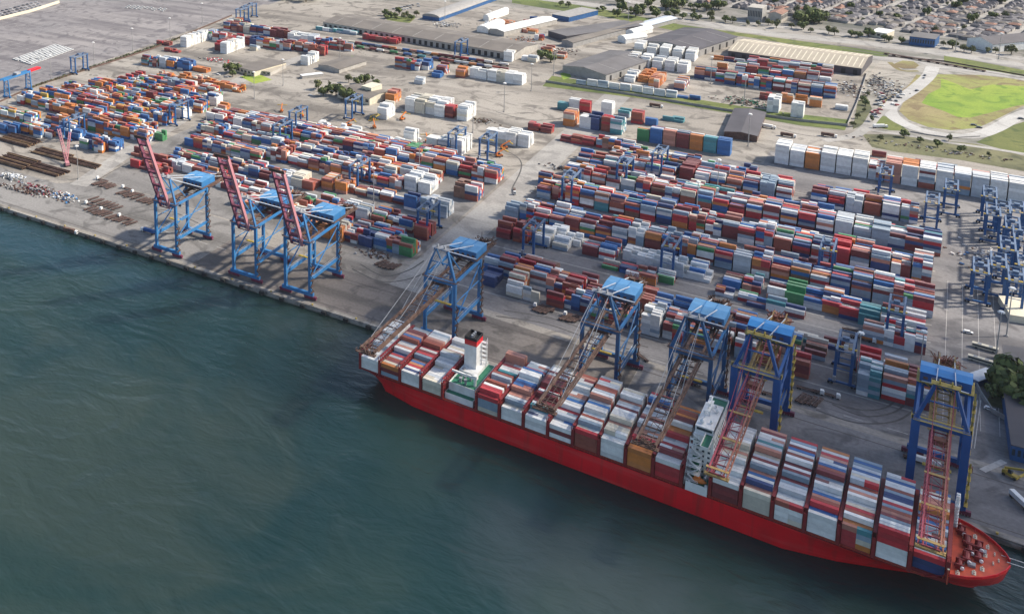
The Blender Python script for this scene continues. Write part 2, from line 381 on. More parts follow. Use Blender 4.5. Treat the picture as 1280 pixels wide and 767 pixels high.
structure(MB().sheet([(-139.5, 600), (60, 595.5), (95, 595), (95, 648), (60, 650), (-139.5, 652)], 0.06).build('apron_grey', 'yard_dark'))
structure(MB().sheet([(-285, 668), (-140, 660), (100, 656), (100, 1128), (-130, 1140), (-130, 1095), (-240, 1075), (-295, 1000)], 0.06).build('stacking_yard', 'yard_dark'))
structure(MB().sheet([(-668, 700), (-480, 690), (-430, 700), (-331, 705), (-331, 925), (-690, 945), (-690, 800)], 0.06).build('stacking_yard_west', M['road_dark']))
structure(MB().sheet([(-960, 602), (-478.5, 602), (-478.5, 688), (-668, 699), (-700, 668), (-960, 668)], 0.055).build('apron_west', 'road_dark'))
rect('access_road', -328, -298, 655, 1255, 0.05, 'road')
ribbon('yard_road', [(98, 232), (160, 190), (222, 152), (290, 105), (350, 82), (395, 66)], 20, 0.08, 'road')
for yy in (604.8, 648.0):
    mb = MB()
    for (a, b) in ((-960, -300), (-300, 300)):
        ya, yb = yy + edge_y(a) - 598 + 1, yy + edge_y(b) - 598 + 1
        mb.prism([(a, ya - .35), (b, yb - .35), (b, yb + .35), (a, ya + .35)], 0.07, 0.13)
    structure(mb.build('crane_rail_track', 'rail'))
# concrete runways for the yard cranes, road markings
for yy in (690, 716, 742, 770, 788, 815, 826, 870, 885, 912, 943, 968, 1003, 1030):
    rect('crane_runway', -290, 14, yy, yy + 1.6, 0.09, 'road')
mk = MB()
for k in range(4): mk.box(22 + 9 * k, 22.3 + 9 * k, 690, 900, 0.07, 0.095)
for k in range(9): mk.box(-180 + 22 * k, -170 + 22 * k, 663.0, 663.5, 0.07, 0.095)
mk.bar((U(1228, 588)[0], U(1228, 588)[1], .1), (U(1255, 576)[0], U(1255, 576)[1], .1), 3.4, .03)
for x in (1222, 1226): mk.bar((*U(x, 500), .1), (*U(x - 8, 560), .1), 0.5, .03)
for k in range(10): mk.box(-660 + 20 * k, -650 + 20 * k, 640, 640.6, 0.07, 0.095)
for k in range(26):
    for j in range(5): mk.box(-1500 + 19 * k, -1499.6 + 19 * k, 800 + 110 * j, 860 + 110 * j, .02, .04)
structure(mk.build('road_markings', 'paint'))

# grass: verge strip, roundabout field, embankments
ngon_sheet('grass_verge', [(678, 108), (690, 95), (800, 112), (900, 129), (1000, 143), (1062, 150), (1056, 163), (1000, 157), (908, 141), (800, 123)], 0.1, 'grass', kind='stuff')
ngon_sheet('highway_verge', [(640, -12), (690, 1), (760, 13), (850, 31), (960, 46), (1050, 58), (1112, 66), (1108, 74), (1040, 64), (930, 46), (840, 38), (750, 20), (690, 12), (640, 4)], 0.1, 'grass', kind='stuff')
ngon_sheet('median_grass', [(1180, 69), (1280, 88), (1420, 112), (1420, 125), (1280, 100), (1180, 78)], 0.1, 'grass', kind='stuff')
ngon_sheet('roundabout_field', [(1142, 98), (1175, 93), (1225, 94), (1290, 101), (1380, 112), (1330, 128), (1278, 133), (1240, 152), (1222, 160), (1190, 163), (1160, 159), (1136, 150), (1124, 139), (1130, 126), (1146, 114)], 0.1, 'grass_dry', kind='stuff')
ngon_sheet('field_grass', [(1176, 98), (1190, 103), (1212, 112), (1240, 106), (1275, 108), (1380, 116), (1320, 124), (1268, 133), (1238, 141), (1214, 147), (1198, 147), (1180, 139), (1152, 129), (1160, 118), (1176, 110)], 0.14, 'grass_bright', kind='stuff')
ngon_sheet('islet_grass', [(1118, 80), (1128, 76), (1142, 77), (1149, 82), (1144, 86), (1130, 86), (1119, 84)], 0.2, 'grass_dry', kind='stuff')
ngon_sheet('corner_grass', [(1100, 144), (1112, 147), (1124, 155), (1136, 164), (1112, 163), (1096, 159), (1086, 153)], 0.12, 'grass', kind='stuff')
ngon_sheet('roadside_grass', [(1220, 178), (1262, 158), (1300, 146), (1400, 190), (1400, 205), (1280, 194)], 0.12, 'grass', kind='stuff')
ngon_sheet('roadside_scrub', [(1078, 168), (1110, 168), (1160, 174), (1220, 180), (1280, 195), (1400, 214), (1400, 240), (1290, 216), (1200, 200), (1120, 190), (1090, 184)], 0.11, 'scrub', kind='stuff')
ngon_sheet('corner_scrub', [(1072, 128), (1082, 118), (1090, 136), (1078, 156), (1066, 162)], 0.11, 'scrub', kind='stuff')
ngon_sheet('lawn', [(300, 96), (322, 92), (340, 100), (318, 105)], 0.12, 'grass_bright', kind='stuff')
ngon_sheet('lawn', [(424, 77), (440, 70), (448, 74), (436, 80)], 0.12, 'grass_bright', kind='stuff')
ngon_sheet('lawn', [(700, 92), (712, 89), (714, 97), (704, 100)], 0.12, 'grass_bright', kind='stuff')
ngon_sheet('lawn', [(480, 19), (520, 22), (512, 29), (484, 26)], 0.12, 'grass', kind='stuff')
ngon_sheet('bush_ground', [(1232, 505), (1244, 478), (1290, 470), (1330, 520), (1282, 520)], 0.11, 'scrub', kind='stuff')

# roads round the field, highway, town streets
ribbon('loop_road', [(1166, 84), (1160, 96), (1142, 112), (1118, 128), (1112, 138), (1122, 150), (1148, 162), (1180, 168.5), (1216, 170), (1244, 161), (1280, 142), (1330, 130)], 15, 0.16, 'loop_road')
ribbon('junction_road', [(1030, 176), (1066, 170), (1082, 160), (1094, 146), (1106, 136)], 11, 0.2, 'road')
ribbon('side_road', [(1082, 162), (1110, 166), (1150, 172), (1190, 179), (1240, 186), (1300, 196)], 7, 0.18, 'road')
ribbon('approach_road', [(1060, 68), (1100, 73), (1150, 76), (1176, 84), (1230, 90), (1300, 102)], 22, 0.13, 'road')
ribbon('highway', [(520, -40), (640, -8), (760, 9), (860, 26), (960, 42), (1060, 52), (1160, 64), (1280, 83), (1420, 108)], 30, 0.15, 'road')
ribbon('highway', [(640, -22), (760, -3), (860, 17), (960, 32), (1060, 44), (1160, 56), (1280, 74), (1420, 99)], 22, 0.19, 'road')
structure(MB().sheet([(-560, 1790), (-300, 1745), (150, 1690), (900, 1590), (900, 6000), (-560, 6000)], 0.04).build('town_ground', 'city_ground'))
ngon_sheet('parking_lot', [(1070, 112), (1100, 76), (1120, 78), (1130, 90), (1152, 92), (1146, 108), (1098, 134), (1078, 150)], 0.09, 'gravel', kind='structure')
for pts_ in ([(1149, 94), (1136, 110), (1112, 124), (1101, 137)], [(1112, 78), (1126, 88), (1148, 89)], [(1171, 94), (1164, 103), (1152, 114), (1132, 128)]):
    o = ribbon('roadside_grass', pts_, 6, 0.13, 'grass_dry'); o['kind'] = 'stuff'
# dark tyre arcs where trucks and stackers swing round
for pts_ in ([(1040, 505), (1080, 520), (1120, 514), (1140, 492)], [(1030, 500), (1075, 512), (1110, 508), (1128, 486)], [(1020, 512), (1070, 528), (1120, 526), (1150, 506)], [(450, 330), (480, 345), (510, 338), (530, 326)], [(440, 336), (478, 352), (520, 346), (545, 330)],
             [(620, 395), (680, 404), (740, 424), (800, 440)], [(630, 388), (690, 398), (750, 418), (810, 434)], [(130, 275), (200, 262), (250, 280)], [(240, 190), (180, 196), (120, 226)], [(620, 140), (660, 150), (700, 148), (730, 136)], [(560, 160), (600, 176), (650, 200), (640, 236)], [(940, 150), (1000, 168), (1060, 174)]):
    ribbon('tyre_marks', pts_, 1.3, 0.115, 'tyre')

# fenders and bollards along the quay
fp = MB().box(-1.6, 1.6, -1.3, 0, -2.6, -0.2, 0).box(-1.9, 1.9, -1.7, -1.3, -2.8, 0.0, 0)
f0 = fp.build('quay_fender', 'rubber')
tag(f0, 'black rubber fender block on the face of the quay wall', 'fender', 'fenders along the quay wall')
bo = MB().tube((0, 0, 0.1), (0, 0, 0.8), 0.45, 8).box(-.6, .6, -.6, .6, .8, 1.15).build('mooring_bollard', 'yellow')
tag(bo, 'short mooring bollard on the edge of the quay', 'bollard', 'bollards on the quay edge')
first = True
for k in range(62):
    x = -960 + 18.5 * k
    y = edge_y(x) - 1.1
    f = f0 if k == 0 else f0.copy()
    if k: COL.objects.link(f)
    f.location = (x, y, 0)
    if k % 2 == 0:
        b = bo if k == 0 else bo.copy()
        if k: COL.objects.link(b)
        b.location = (x + 7, y + 2.2, 0.02)

# ------------------------------------------------------------------ the container ship
SHX, SHY, SHR = -285.5, 555.3, -0.020
ship = empty('container_ship', (SHX, SHY, 0), SHR, 'long red container ship moored at the quay and loaded with containers', 'container ship')
def sw(s, t, z): return (SHX + s * math.cos(SHR) - t * math.sin(SHR), SHY + s * math.sin(SHR) + t * math.cos(SHR), z)
ST = [(0, 21.5, 9, 9.5), (6, 24, 13, 9.5), (18, 25, 19, 9.5), (40, 25, 24, 9.5), (75, 25, 25, 9.5), (130, 25, 25, 9.5), (190, 25, 25, 9.5), (245, 25, 25, 9.5), (268, 25, 19, 9.5),
      (288, 25, 11, 9.5), (303, 24.6, 6, 9.8), (312, 23.6, 4, 14.2), (318, 21.6, 3, 14.3), (324, 17.8, 3.6, 14.5), (329, 12.5, 2.6, 14.7), (332.4, 7.0, 1.6, 14.9), (334.2, 2.2, .7, 15)]
mb = MB(); rows_ = []
for s, bd, bw, zd in ST:
    sl_ = s if s < 290 else 290 + (s - 290) * .72
    if s < 18: sl_ = s + (18 - s) * .5
    prof = [(sl_, bw * .93, -8), (sl_, bw, -3.4), ((s + sl_) / 2, bw + (bd - bw) * .32, 3), (s * .85 + sl_ * .15, bw + (bd - bw) * .7, 7.0), (s, bd, zd)]
    rows_.append(prof)
for side in (-1, 1):
    base = len(mb.v)
    for pr in rows_: mb.v += [(a, side * b, c) for a, b, c in pr]
    n = 5
    for i in range(len(rows_) - 1):
        for j in range(n - 1):
            f = (base + i * n + j, base + (i + 1) * n + j, base + (i + 1) * n + j + 1, base + i * n + j + 1)
            mb.f.append(f if side < 0 else f[::-1]); mb.m.append(0)
a, b = rows_[0], rows_[-1]
mb.add([(x, -y, z) for x, y, z in a] + [(x, y, z) for x, y, z in a], [(0, 1, 6, 5), (1, 2, 7, 6), (2, 3, 8, 7), (3, 4, 9, 8)], 0)
mb.add([(x, -y, z) for x, y, z in b] + [(x, y, z) for x, y, z in b], [(1, 0, 5, 6), (2, 1, 6, 7), (3, 2, 7, 8), (4, 3, 8, 9)], 0)
hull = mb.build('hull', ['red_hull'], ship, smooth=True)
# decks
d = MB(); dk = [(s, bd - .25, zd - .06) for s, bd, bw, zd in ST if s <= 303] + [(311.5, 23.4, 9.74)]
d.add([(s, -b, z) for s, b, z in dk] + [(s, b, z) for s, b, z in dk], [(i, i + 1, len(dk) + i + 1, len(dk) + i) for i in range(len(dk) - 1)])
d.build('main_deck', 'maroon', ship)
d = MB(); dk = [(311.6, 23.7, 13.6)] + [(s, bd - .15, zd - .6) for s, bd, bw, zd in ST if s > 312]
d.add([(s, -b, z) for s, b, z in dk] + [(s, b, z) for s, b, z in dk], [(i, i + 1, len(dk) + i + 1, len(dk) + i) for i in range(len(dk) - 1)])
fd = d.build('forecastle_deck', 'red_deck', ship)
# bulwark round the bow, breakwater, winches, bitts, foremast
bwk = MB(); pts = [(s, bd, zd) for s, bd, bw, zd in ST if s >= 312]
for side in (-1, 1):
    for (s0, b0, z0), (s1, b1, z1) in zip(pts, pts[1:]):
        bwk.bar((s0, side * (b0 - .15), z0 + .45), (s1, side * (b1 - .15), z1 + .45), .3, 1.3)
        mx_, my_ = (s0 + s1) / 2, side * (b0 + b1) / 2
        bwk.bar((mx_, my_ - side * .2, z0 + .7), (mx_ - .3, my_ - side * 1.7, z0 - .5), .35, .35)
bwk.build('bow_bulwark', 'red_hull', ship)
bk = MB(); bk.box(311.2, 311.6, -24, 24, 9.6, 17.2, 0)
for t in range(-22, 23, 4): bk.bar((311.2, t, 16.5), (309.4, t, 9.8), .3, .3, 0)
bk.build('breakwater', 'red_deck', ship)
bk = MB(); bk.box(311.0, 311.9, -24, 24, 17.25, 17.5, 0); bk.build('breakwater_cap', 'cream', ship)
for s, t, r, L in ((318, 7, 1.3, 5), (318, -6, 1.3, 5), (319, 1, 1.0, 4), (322.5, -2.5, 1.1, 4), (322.5, 6, 1.1, 4), (315.5, -13, 1.0, 4), (315.6, 14, 1.0, 4)):
    wv = MB(); wv.tube((s, t - L / 2, 15.2), (s, t + L / 2, 15.2), r, 10, 0); wv.box(s - 1.6, s + 1.6, t - L / 2 - .6, t - L / 2, 13.7, 16.4, 0); wv.box(s - 1.6, s + 1.6, t + L / 2, t + L / 2 + .6, 13.7, 16.4, 0)
    wv.box(s - 2, s + 2, t - .6, t + .6, 13.6, 14.4, 0)
    ww = wv.build('mooring_winch', 'maroon', ship)
    MB().tube((s + 1.0, t - L / 2 - 1.6, 15.2), (s + 1.0, t - L / 2 - .7, 15.2), .8, 8).build('warping_drum', 'white', ww)
for s, t in ((324, -9.5), (326, 9), (328, -3), (328.5, 4.5), (321, 14), (321, -14.5), (315, 19), (315, -19), (330, 0.5), (325, 2), (317, 11.5), (316.5, -9.5)):
    bt = MB()
    for k in (-.7, .7): bt.tube((s, t + k, 13.7), (s, t + k, 14.9), .32, 8, 0)
    bt.box(s - .8, s + .8, t - 1.5, t + 1.5, 13.7, 14.0, 0); bt.build('mooring_bitts', 'cream', ship)
for s, t in ((320, -9.5), (324, 3.5)):
    MB().box(s - 1.5, s + 1.5, t - 1.3, t + 1.3, 13.7, 15.0).build('deck_locker', 'grey_steel', ship)
fm = MB(); fm.bar((313, 17, 13.6), (313, 17, 32), 1.2, 1.2, 0); fm.box(312, 314, 14.6, 19.4, 26, 26.4, 0); fm.box(312.2, 313.8, 15.2, 18.8, 31, 31.4, 0)
for k in range(10): fm.box(312.1, 313.9, 15.9, 18.1, 14.5 + 1.7 * k, 14.7 + 1.7 * k, 0)
fm.bar((313, 14.8, 26.3), (313, 17, 30.5), .25, .25, 0); fm.bar((313, 19.2, 26.3), (313, 17, 30.5), .25, .25, 0)
fm.build('foremast', 'white', ship)
# hatch covers, lashing bridges
BAY = [2.8, 17.2, 31.6, 46.2, 82.5, 97.1, 111.5, 125.8, 140.2, 154.5, 168.8, 183.2, 211.5, 225.9, 240.3, 254.7, 269.1, 283.5, 297.9]
for s in BAY:
    hc = MB(); hw = 22.8 if s > 295 else 24.0
    for t0 in range(4): hc.box(s - .2, s + 12.5, -hw + t0 * hw / 2 + .15, -hw + (t0 + 1) * hw / 2 - .15, 9.4, 10.75)
    hc.build('hatch_cover', 'maroon', ship)
def lashing(s, hw=24.0):
    lb = MB()
    for k in range(20):
        t = -hw + k * 2 * hw / 19
        for e in (-.75, .75): lb.box(s + e - .13, s + e + .13, t - .16, t + .16, 9.5, 22.4)
    for z in (13.4, 16.4, 19.4, 22.3):
        lb.box(s - .8, s + .8, -hw + (1.2 if z > 19 else -.4), hw + .4, z, z + .16)
    for e in (-1, 1): lb.box(s - .7, s + .7, e * (hw + .35) - .25, e * (hw + .35) + .25, 9.5, 20.6)
    lb.build('lashing_bridge', 'maroon', ship)
for s in BAY: lashing(s + 13.3, 22.4 if s > 290 else 24.2)
for s in (2.0, 81.4, 210.4): lashing(s)
for side in (-1, 1):
    rl = MB()
    for z in (10.1, 10.7):
        for a, b in ((20, 75), (75, 130), (130, 190), (190, 245), (245, 288), (288, 303)): rl.bar((a, side * 24.75, z), (b, side * 24.75, z), .09, .09)
    for k in range(95): rl.bar((20 + 3 * k, side * 24.75, 9.4), (20 + 3 * k, side * 24.75, 10.75), .08, .08)
    rl.build('railing', 'red_deck', ship)
# engine casing, funnel, provision crane
cs = MB(); cs.box(60.3, 78.5, -22, 22, 9.4, 13.5); cs.box(61, 78, -18, 16, 13.5, 17.6); cs.box(61.5, 73, -4, 15, 17.6, 20.0)
ec = cs.build('engine_casing', 'white', ship)
MB().box(61.3, 77.7, -17.7, 15.7, 17.62, 17.68).box(60.6, 78.2, -21.7, -18.2, 13.52, 13.58).build('casing_deck', 'green_deck', ec)
wl_ = MB()
for a in (61.1, 77.7): wl_.box(a, a + .25, -18, 16, 17.62, 18.9)
wl_.box(61, 78, -18.0, -17.75, 17.62, 18.9); wl_.build('deck_bulwark', 'white', ec)
fn = MB(); fn.prism([(62.3, 2), (70.2, 2), (70.2, 11.8), (62.3, 11.8)], 17.6, 35.2, 0)
funnel = fn.build('funnel', 'white', ship)
MB().prism([(62.25, 1.95), (70.25, 1.95), (70.25, 11.85), (62.25, 11.85)], 35.2, 38.6).build('funnel_band', 'red_hull', funnel)
ft = MB(); P0 = [(62.2, 1.9), (70.3, 1.9), (70.3, 11.9), (62.2, 11.9)]
for (x0, x1, y0, y1) in ((62.2, 70.3, 1.9, 2.3), (62.2, 70.3, 11.5, 11.9), (62.2, 62.6, 2.3, 11.5), (69.9, 70.3, 2.3, 11.5)): ft.box(x0, x1, y0, y1, 38.6, 40.6)
ft.box(62.6, 69.9, 2.3, 11.5, 38.0, 38.65); ft.build('funnel_top', 'black', funnel)
up = MB()
for t in (4.2, 6.6, 9): up.tube((66, t, 38.6), (66.4, t, 41.4), .75, 10)
up.build('exhaust_pipe', 'grey_steel', funnel)
ld = MB()
for z in range(6):
    ld.box(70.3, 73.2, 10.2, 12.6, 19.5 + 3 * z, 19.65 + 3 * z); ld.bar((73.1, 10.3, 19.6 + 3 * z), (73.1, 12.5, 22.6 + 3 * z), .25, .25)
for x, y in ((73.1, 10.3), (73.1, 12.5)): ld.bar((x, y, 18), (x, y, 37), .22, .22)
ld.build('funnel_ladder', 'white', funnel)
pc = MB(); pc.tube((75.5, -12, 17), (75.5, -12, 23), .9, 8); pc.bar((75.5, -12, 23), (62, -16, 26), 1.0, 1.2); pc.bar((75.5, -12, 25.5), (68, -14, 24.7), .3, .3); pc.box(74, 77, -13.4, -10.6, 22.5, 25)
pc.build('provision_crane', 'white', ship)
vt = MB()
for x, y in ((65, -8), (68, -9.5), (71, -8), (66.5, -13), (70, -13.5), (64, -2)): vt.tube((x, y, 17.6), (x, y, 20.3), .8, 8).tube((x, y, 20.3), (x, y, 20.9), 1.15, 8)
vt.build('deck_vent', 'grey_steel', ec)
# bridge tower
br = MB()
br.box(198.6, 209.4, -22.5, 22.5, 9.4, 13.2); br.box(199.0, 209.0, -13.5, 18.5, 13.2, 36.6)
tower = br.build('bridge_tower', 'white', ship)
wd = MB()
for k in range(7):
    z = 15.2 + 3.0 * k
    for j in range(9): wd.box(209.0, 209.06, -11.5 + 3.2 * j, -10.1 + 3.2 * j, z, z + 1.2)
    for j in range(3): wd.box(200.8 + 2.8 * j, 202.0 + 2.8 * j, -13.56, -13.5, z, z + 1.2)
wd.build('cabin_window', 'glass', tower)
wb = MB(); wb.box(204.6, 208.8, -25.8, 25.8, 36.6, 37.2); wb.box(199.4, 204.6, -11.9, 25.8, 36.6, 37.2); wb.box(208.55, 208.8, -25.8, 25.8, 37.2, 38.4); wb.box(204.6, 204.85, -25.8, -12, 37.2, 38.4); wb.box(199.4, 199.65, 14, 25.8, 37.2, 38.4)
wb.box(204.6, 208.8, -25.8, -25.55, 37.2, 38.4); wb.box(199.4, 208.8, 25.55, 25.8, 37.2, 38.4)
wing = wb.build('bridge_wing', 'white', ship)
MB().box(204.9, 208.5, -25.5, -12.0, 37.22, 37.28).box(200.5, 208.5, 14.5, 25.5, 37.22, 37.28).build('wing_floor', 'green_deck', wing)
wh = MB(); wh.box(199.2, 208.2, -11.5, 14.0, 37.2, 40.4); wheel = wh.build('wheelhouse', 'white', ship)
MB().box(208.2, 208.26, -11, 13.5, 38.3, 39.7).box(200, 207.5, -11.56, -11.5, 38.3, 39.7).build('wheelhouse_window', 'glass', wheel)
tp = MB()
for x, y, r in ((202, -8, 1.3), (206, -6, .9), (203, 9, 1.5), (206.5, 6, 1.0), (201, 2, .8), (205, 11, .7)):
    tp.tube((x, y, 40.4), (x, y, 41.2), .3, 6)
    for k in range(4): tp.tube((x, y, 41.0 + r * .45 * k), (x, y, 41.0 + r * .45 * (k + 1)), r * (0.75, 1, .9, .55)[k], 10, 0, r * (1, .9, .55, .1)[k])
tp.build('radome', 'white', wheel)
mt = MB(); mt.bar((203.5, 1.5, 40.4), (203.5, 1.5, 52), 1.1, 1.1); mt.box(202.5, 204.5, -4.5, 7.5, 46, 46.3); mt.box(202.8, 204.2, -2.5, 5.5, 49.5, 49.8)
for t in (-4, -2, 5, 7): mt.bar((203.5, t, 46.3), (203.5, t, 48.4), .25, .25)
mt.bar((201.5, -3, 40.4), (203.5, 1.5, 46), .3, .3); mt.bar((205.5, 6, 40.4), (203.5, 1.5, 46), .3, .3); mt.build('signal_mast', 'white', wheel)
# port side stair decks stepping down the tower
for k in range(7):
    z = 14.5 + 3.1 * k; y0 = -23.5 + k * 1.45
    sd = MB(); sd.box(197.6, 204.5, y0, -13.55, z, z + .2)
    for yy in (y0, y0 + 4.5): sd.bar((197.8, yy + .1, z + 1.1), (204.3, yy + .1, z + 1.1), .16, .16)
    sd.bar((197.7, y0, z + 1.1), (197.7, -13.6, z + 1.1), .16, .16)
    for x in (197.8, 201, 204.3): sd.bar((x, y0 + .1, z), (x, y0 + .1, z + 1.1), .16, .16)
    for yy in (y0, y0 + 4): sd.bar((197.8, yy + .1, z - 3.0), (197.8, yy + .1, z), .22, .22)
    sd.bar((199 if k % 2 else 203.5, y0 + 1.0, z), (203.5 if k % 2 else 199, y0 + 1.0, z + 3.1), 1.0, .25)
    sd.build('stair_deck', 'white', tower)
    MB().box(199.6, 203.2, y0 + 3.4, -14.2, z + .21, z + .25).build('stair_floor', 'green_deck', tower)
pd = MB(); pd.box(198.7, 209.3, -24.6, -14, 13.2, 13.5); pd.box(198.7, 209.3, -24.8, -24.5, 9.4, 14.6)
for x in (198.7, 209.05): pd.box(x, x + .25, -24.5, -14, 13.5, 14.6)
pdk = pd.build('boat_deck', 'white', ship)
MB().box(199.1, 208.9, -24.3, -14.2, 13.52, 13.58).build('boat_deck_floor', 'green_deck', pdk)
lbm = MB(); cx_, cy_, cz_ = 204.6, -22.0, 15.6
for k in range(8):
    a0, a1 = -3.8 + 7.6 * k / 8, -3.8 + 7.6 * (k + 1) / 8
    f_ = lambda v: 1.45 * max(.12, 1 - (abs(v) / 3.9) ** 2.6)
    lbm.tube((cx_ + a0, cy_, cz_), (cx_ + a1, cy_, cz_), f_(a0), 12, 0, f_(a1))
lbm.box(cx_ - 2.2, cx_ + .6, cy_ - .8, cy_ + .8, cz_ + 1.1, cz_ + 1.9)
lbm.build('lifeboat', 'orange', ship)
dv = MB()
for x in (201.6, 207.6): dv.bar((x, -18, 13.5), (x, -18.5, 18.5), .35, .35); dv.bar((x, -18.5, 18.5), (x, -22.5, 18.3), .35, .35)
for x, y in ((200.5, -16), (203, -15.5), (206.5, -16.5), (208, -15.2), (200.2, -23.4), (208.3, -23.2)): dv.box(x - .6, x + .6, y - .6, y + .6, 13.5, 14.9)
dv.build('lifeboat_davit', 'white', ship)
# mooring lines from the bow to the quay
for i, (a, b) in enumerate((((331, 5, 14.9), (118, 585.5, .9)), ((333, 1, 15), (135, 584.7, .9)))):
    p, qv = Vector(sw(*a)), Vector((b[0], b[1], b[2])); ml = MB(); pr = None
    for k in range(13):
        t = k / 12; c = p.lerp(qv, t); c.z -= 2.2 * math.sin(math.pi * t)
        if pr is not None: ml.tube(pr, c, .16, 5)
        pr = c
    tag(ml.build('mooring_line', 'white'), ('upper' if i == 0 else 'lower') + ' pale mooring line running from the red bow to the quay', 'mooring line')

# ------------------------------------------------------------------ containers
PAINT = {'white': (0.74, 0.74, 0.72), 'cream': (0.62, 0.57, 0.46), 'light grey': (0.50, 0.54, 0.58), 'grey blue': (0.25, 0.33, 0.41), 'maroon': (0.20, 0.035, 0.04), 'rust red': (0.33, 0.085, 0.055),
         'bright red': (0.48, 0.03, 0.04), 'navy blue': (0.03, 0.06, 0.18), 'blue': (0.03, 0.14, 0.38), 'orange': (0.56, 0.19, 0.04), 'salmon': (0.50, 0.22, 0.16), 'green': (0.05, 0.24, 0.09),
         'teal': (0.06, 0.26, 0.30), 'yellow': (0.56, 0.36, 0.05), 'purple': (0.17, 0.03, 0.16), 'brown': (0.22, 0.11, 0.075)}
PAL = {
 'mix': 'white*4 light grey*3 cream grey blue*4 maroon*6 rust red*4 bright red*3 navy blue*3 blue*4 orange*2 salmon*2 green teal brown',
 'west': 'white*5 cream*3 light grey*3 grey blue*3 maroon*6 rust red*4 bright red*2 navy blue*3 blue*3 orange*2 salmon*3 green',
 'far': 'orange*6 rust red*4 blue*5 navy blue*2 white*4 light grey*2 maroon*3 green*2 grey blue*2 bright red salmon yellow',
 'east': 'white*5 light grey*4 grey blue*5 maroon*6 rust red*2 bright red*4 navy blue*4 blue*3 orange teal green salmon',
 'white': 'white*14 cream light grey', 'pale': 'white*8 light grey*5 grey blue*2 cream*2', 'empties': 'white*9 light grey*6 grey blue*4 orange maroon*2 rust red salmon',
 'bundle': 'white*6 light grey*2 grey blue', 'blue': 'blue*8 navy blue*4 white', 'orange': 'orange*6 cream salmon*2 rust red', 'green': 'green*9 rust red', 'red': 'maroon*4 rust red*3 bright red*3',
 'teal': 'teal*3 grey blue*3 white', 'ship': 'white*10 light grey*6 cream*2 grey blue*3 maroon*4 rust red*4 bright red*3 navy blue*2 blue*3 orange*2 salmon*4 teal', 'shipwhite': 'white*10 light grey*3 cream*3 salmon maroon'}
def _pal(s):
    out = []
    names = sorted(PAINT, key=len, reverse=True)
    while s:
        s = s.strip()
        for n in names:
            if s.startswith(n):
                s = s[len(n):]; k = 1
                if s.startswith('*'):
                    j = 1
                    while j < len(s) and s[j].isdigit(): j += 1
                    k = int(s[1:j]); s = s[j:]
                out += [n] * k; break
        else: raise ValueError(s)
    return out
PAL = {k: _pal(v) for k, v in PAL.items()}
def tint(name):
    c = PAINT[name]; g = rnd.uniform(.82, 1.15); f = rnd.uniform(0, .12); L_ = .3 * c[0] + .55 * c[1] + .15 * c[2] + .03
    return tuple(max(.01, min(.9, (v * (1 - f) + L_ * f) * g)) for v in c)
BOXES = []      # (x, y, z, length, height, colour, rotation) of every container that goes into the mass
def stack(x, y, n, L, pal, rot=0.0, z0=0.12, same=None):
    z = z0; pc = None
    for k in range(n):
        c = same or (pc if pc and rnd.random() < .22 else rnd.choice(PAL[pal]))
        pc = c
        h = 2.9 if rnd.random() < .55 else 2.6
        BOXES.append((x, y, z, L, h, tint(c), rot)); z += h
def fill(X0, X1, Y0, rows, t0, t1, pal, dens=.93, short=.25, uniform=.07, gap=.8, pitch=2.8):
    n = max(1, int(round((X1 - X0 + gap) / (12.19 + gap))))
    step = (X1 - X0 + gap) / n if n > 1 else 12.75
    for i in range(n):
        x = X0 + step * i + 6.1
        base = rnd.uniform(t0, t1 + .2); two = rnd.random() < short
        same = rnd.choice(PAL[pal]) if rnd.random() < uniform else None
        for r in range(rows):
            if rnd.random() > dens: continue
            y = Y0 + 1.22 + pitch * r
            tall = lambda: max(1, min(int(round(t1)), int(round(base + rnd.uniform(-1.1, .9)))))
            if two:
                for s in (-3.07, 3.07): stack(x + s, y + rnd.uniform(-.08, .08), tall(), 6.06, pal, same=same)
            else: stack(x + rnd.uniform(-.12, .12), y + rnd.uniform(-.08, .08), tall(), 12.19, pal, same=same)
def fpx(x0, y0, x1, y1, rows, t0, t1, pal, **kw):
    up = 1.8 if t1 > 2.2 else .6
    t0 += up; t1 += up; rows += 1
    a, b = U(x0, y0), U(x1, y1)
    fill(a[0], max(b[0], a[0] + 12.2), (a[1] + b[1]) / 2, rows, t0, t1, pal, **kw)

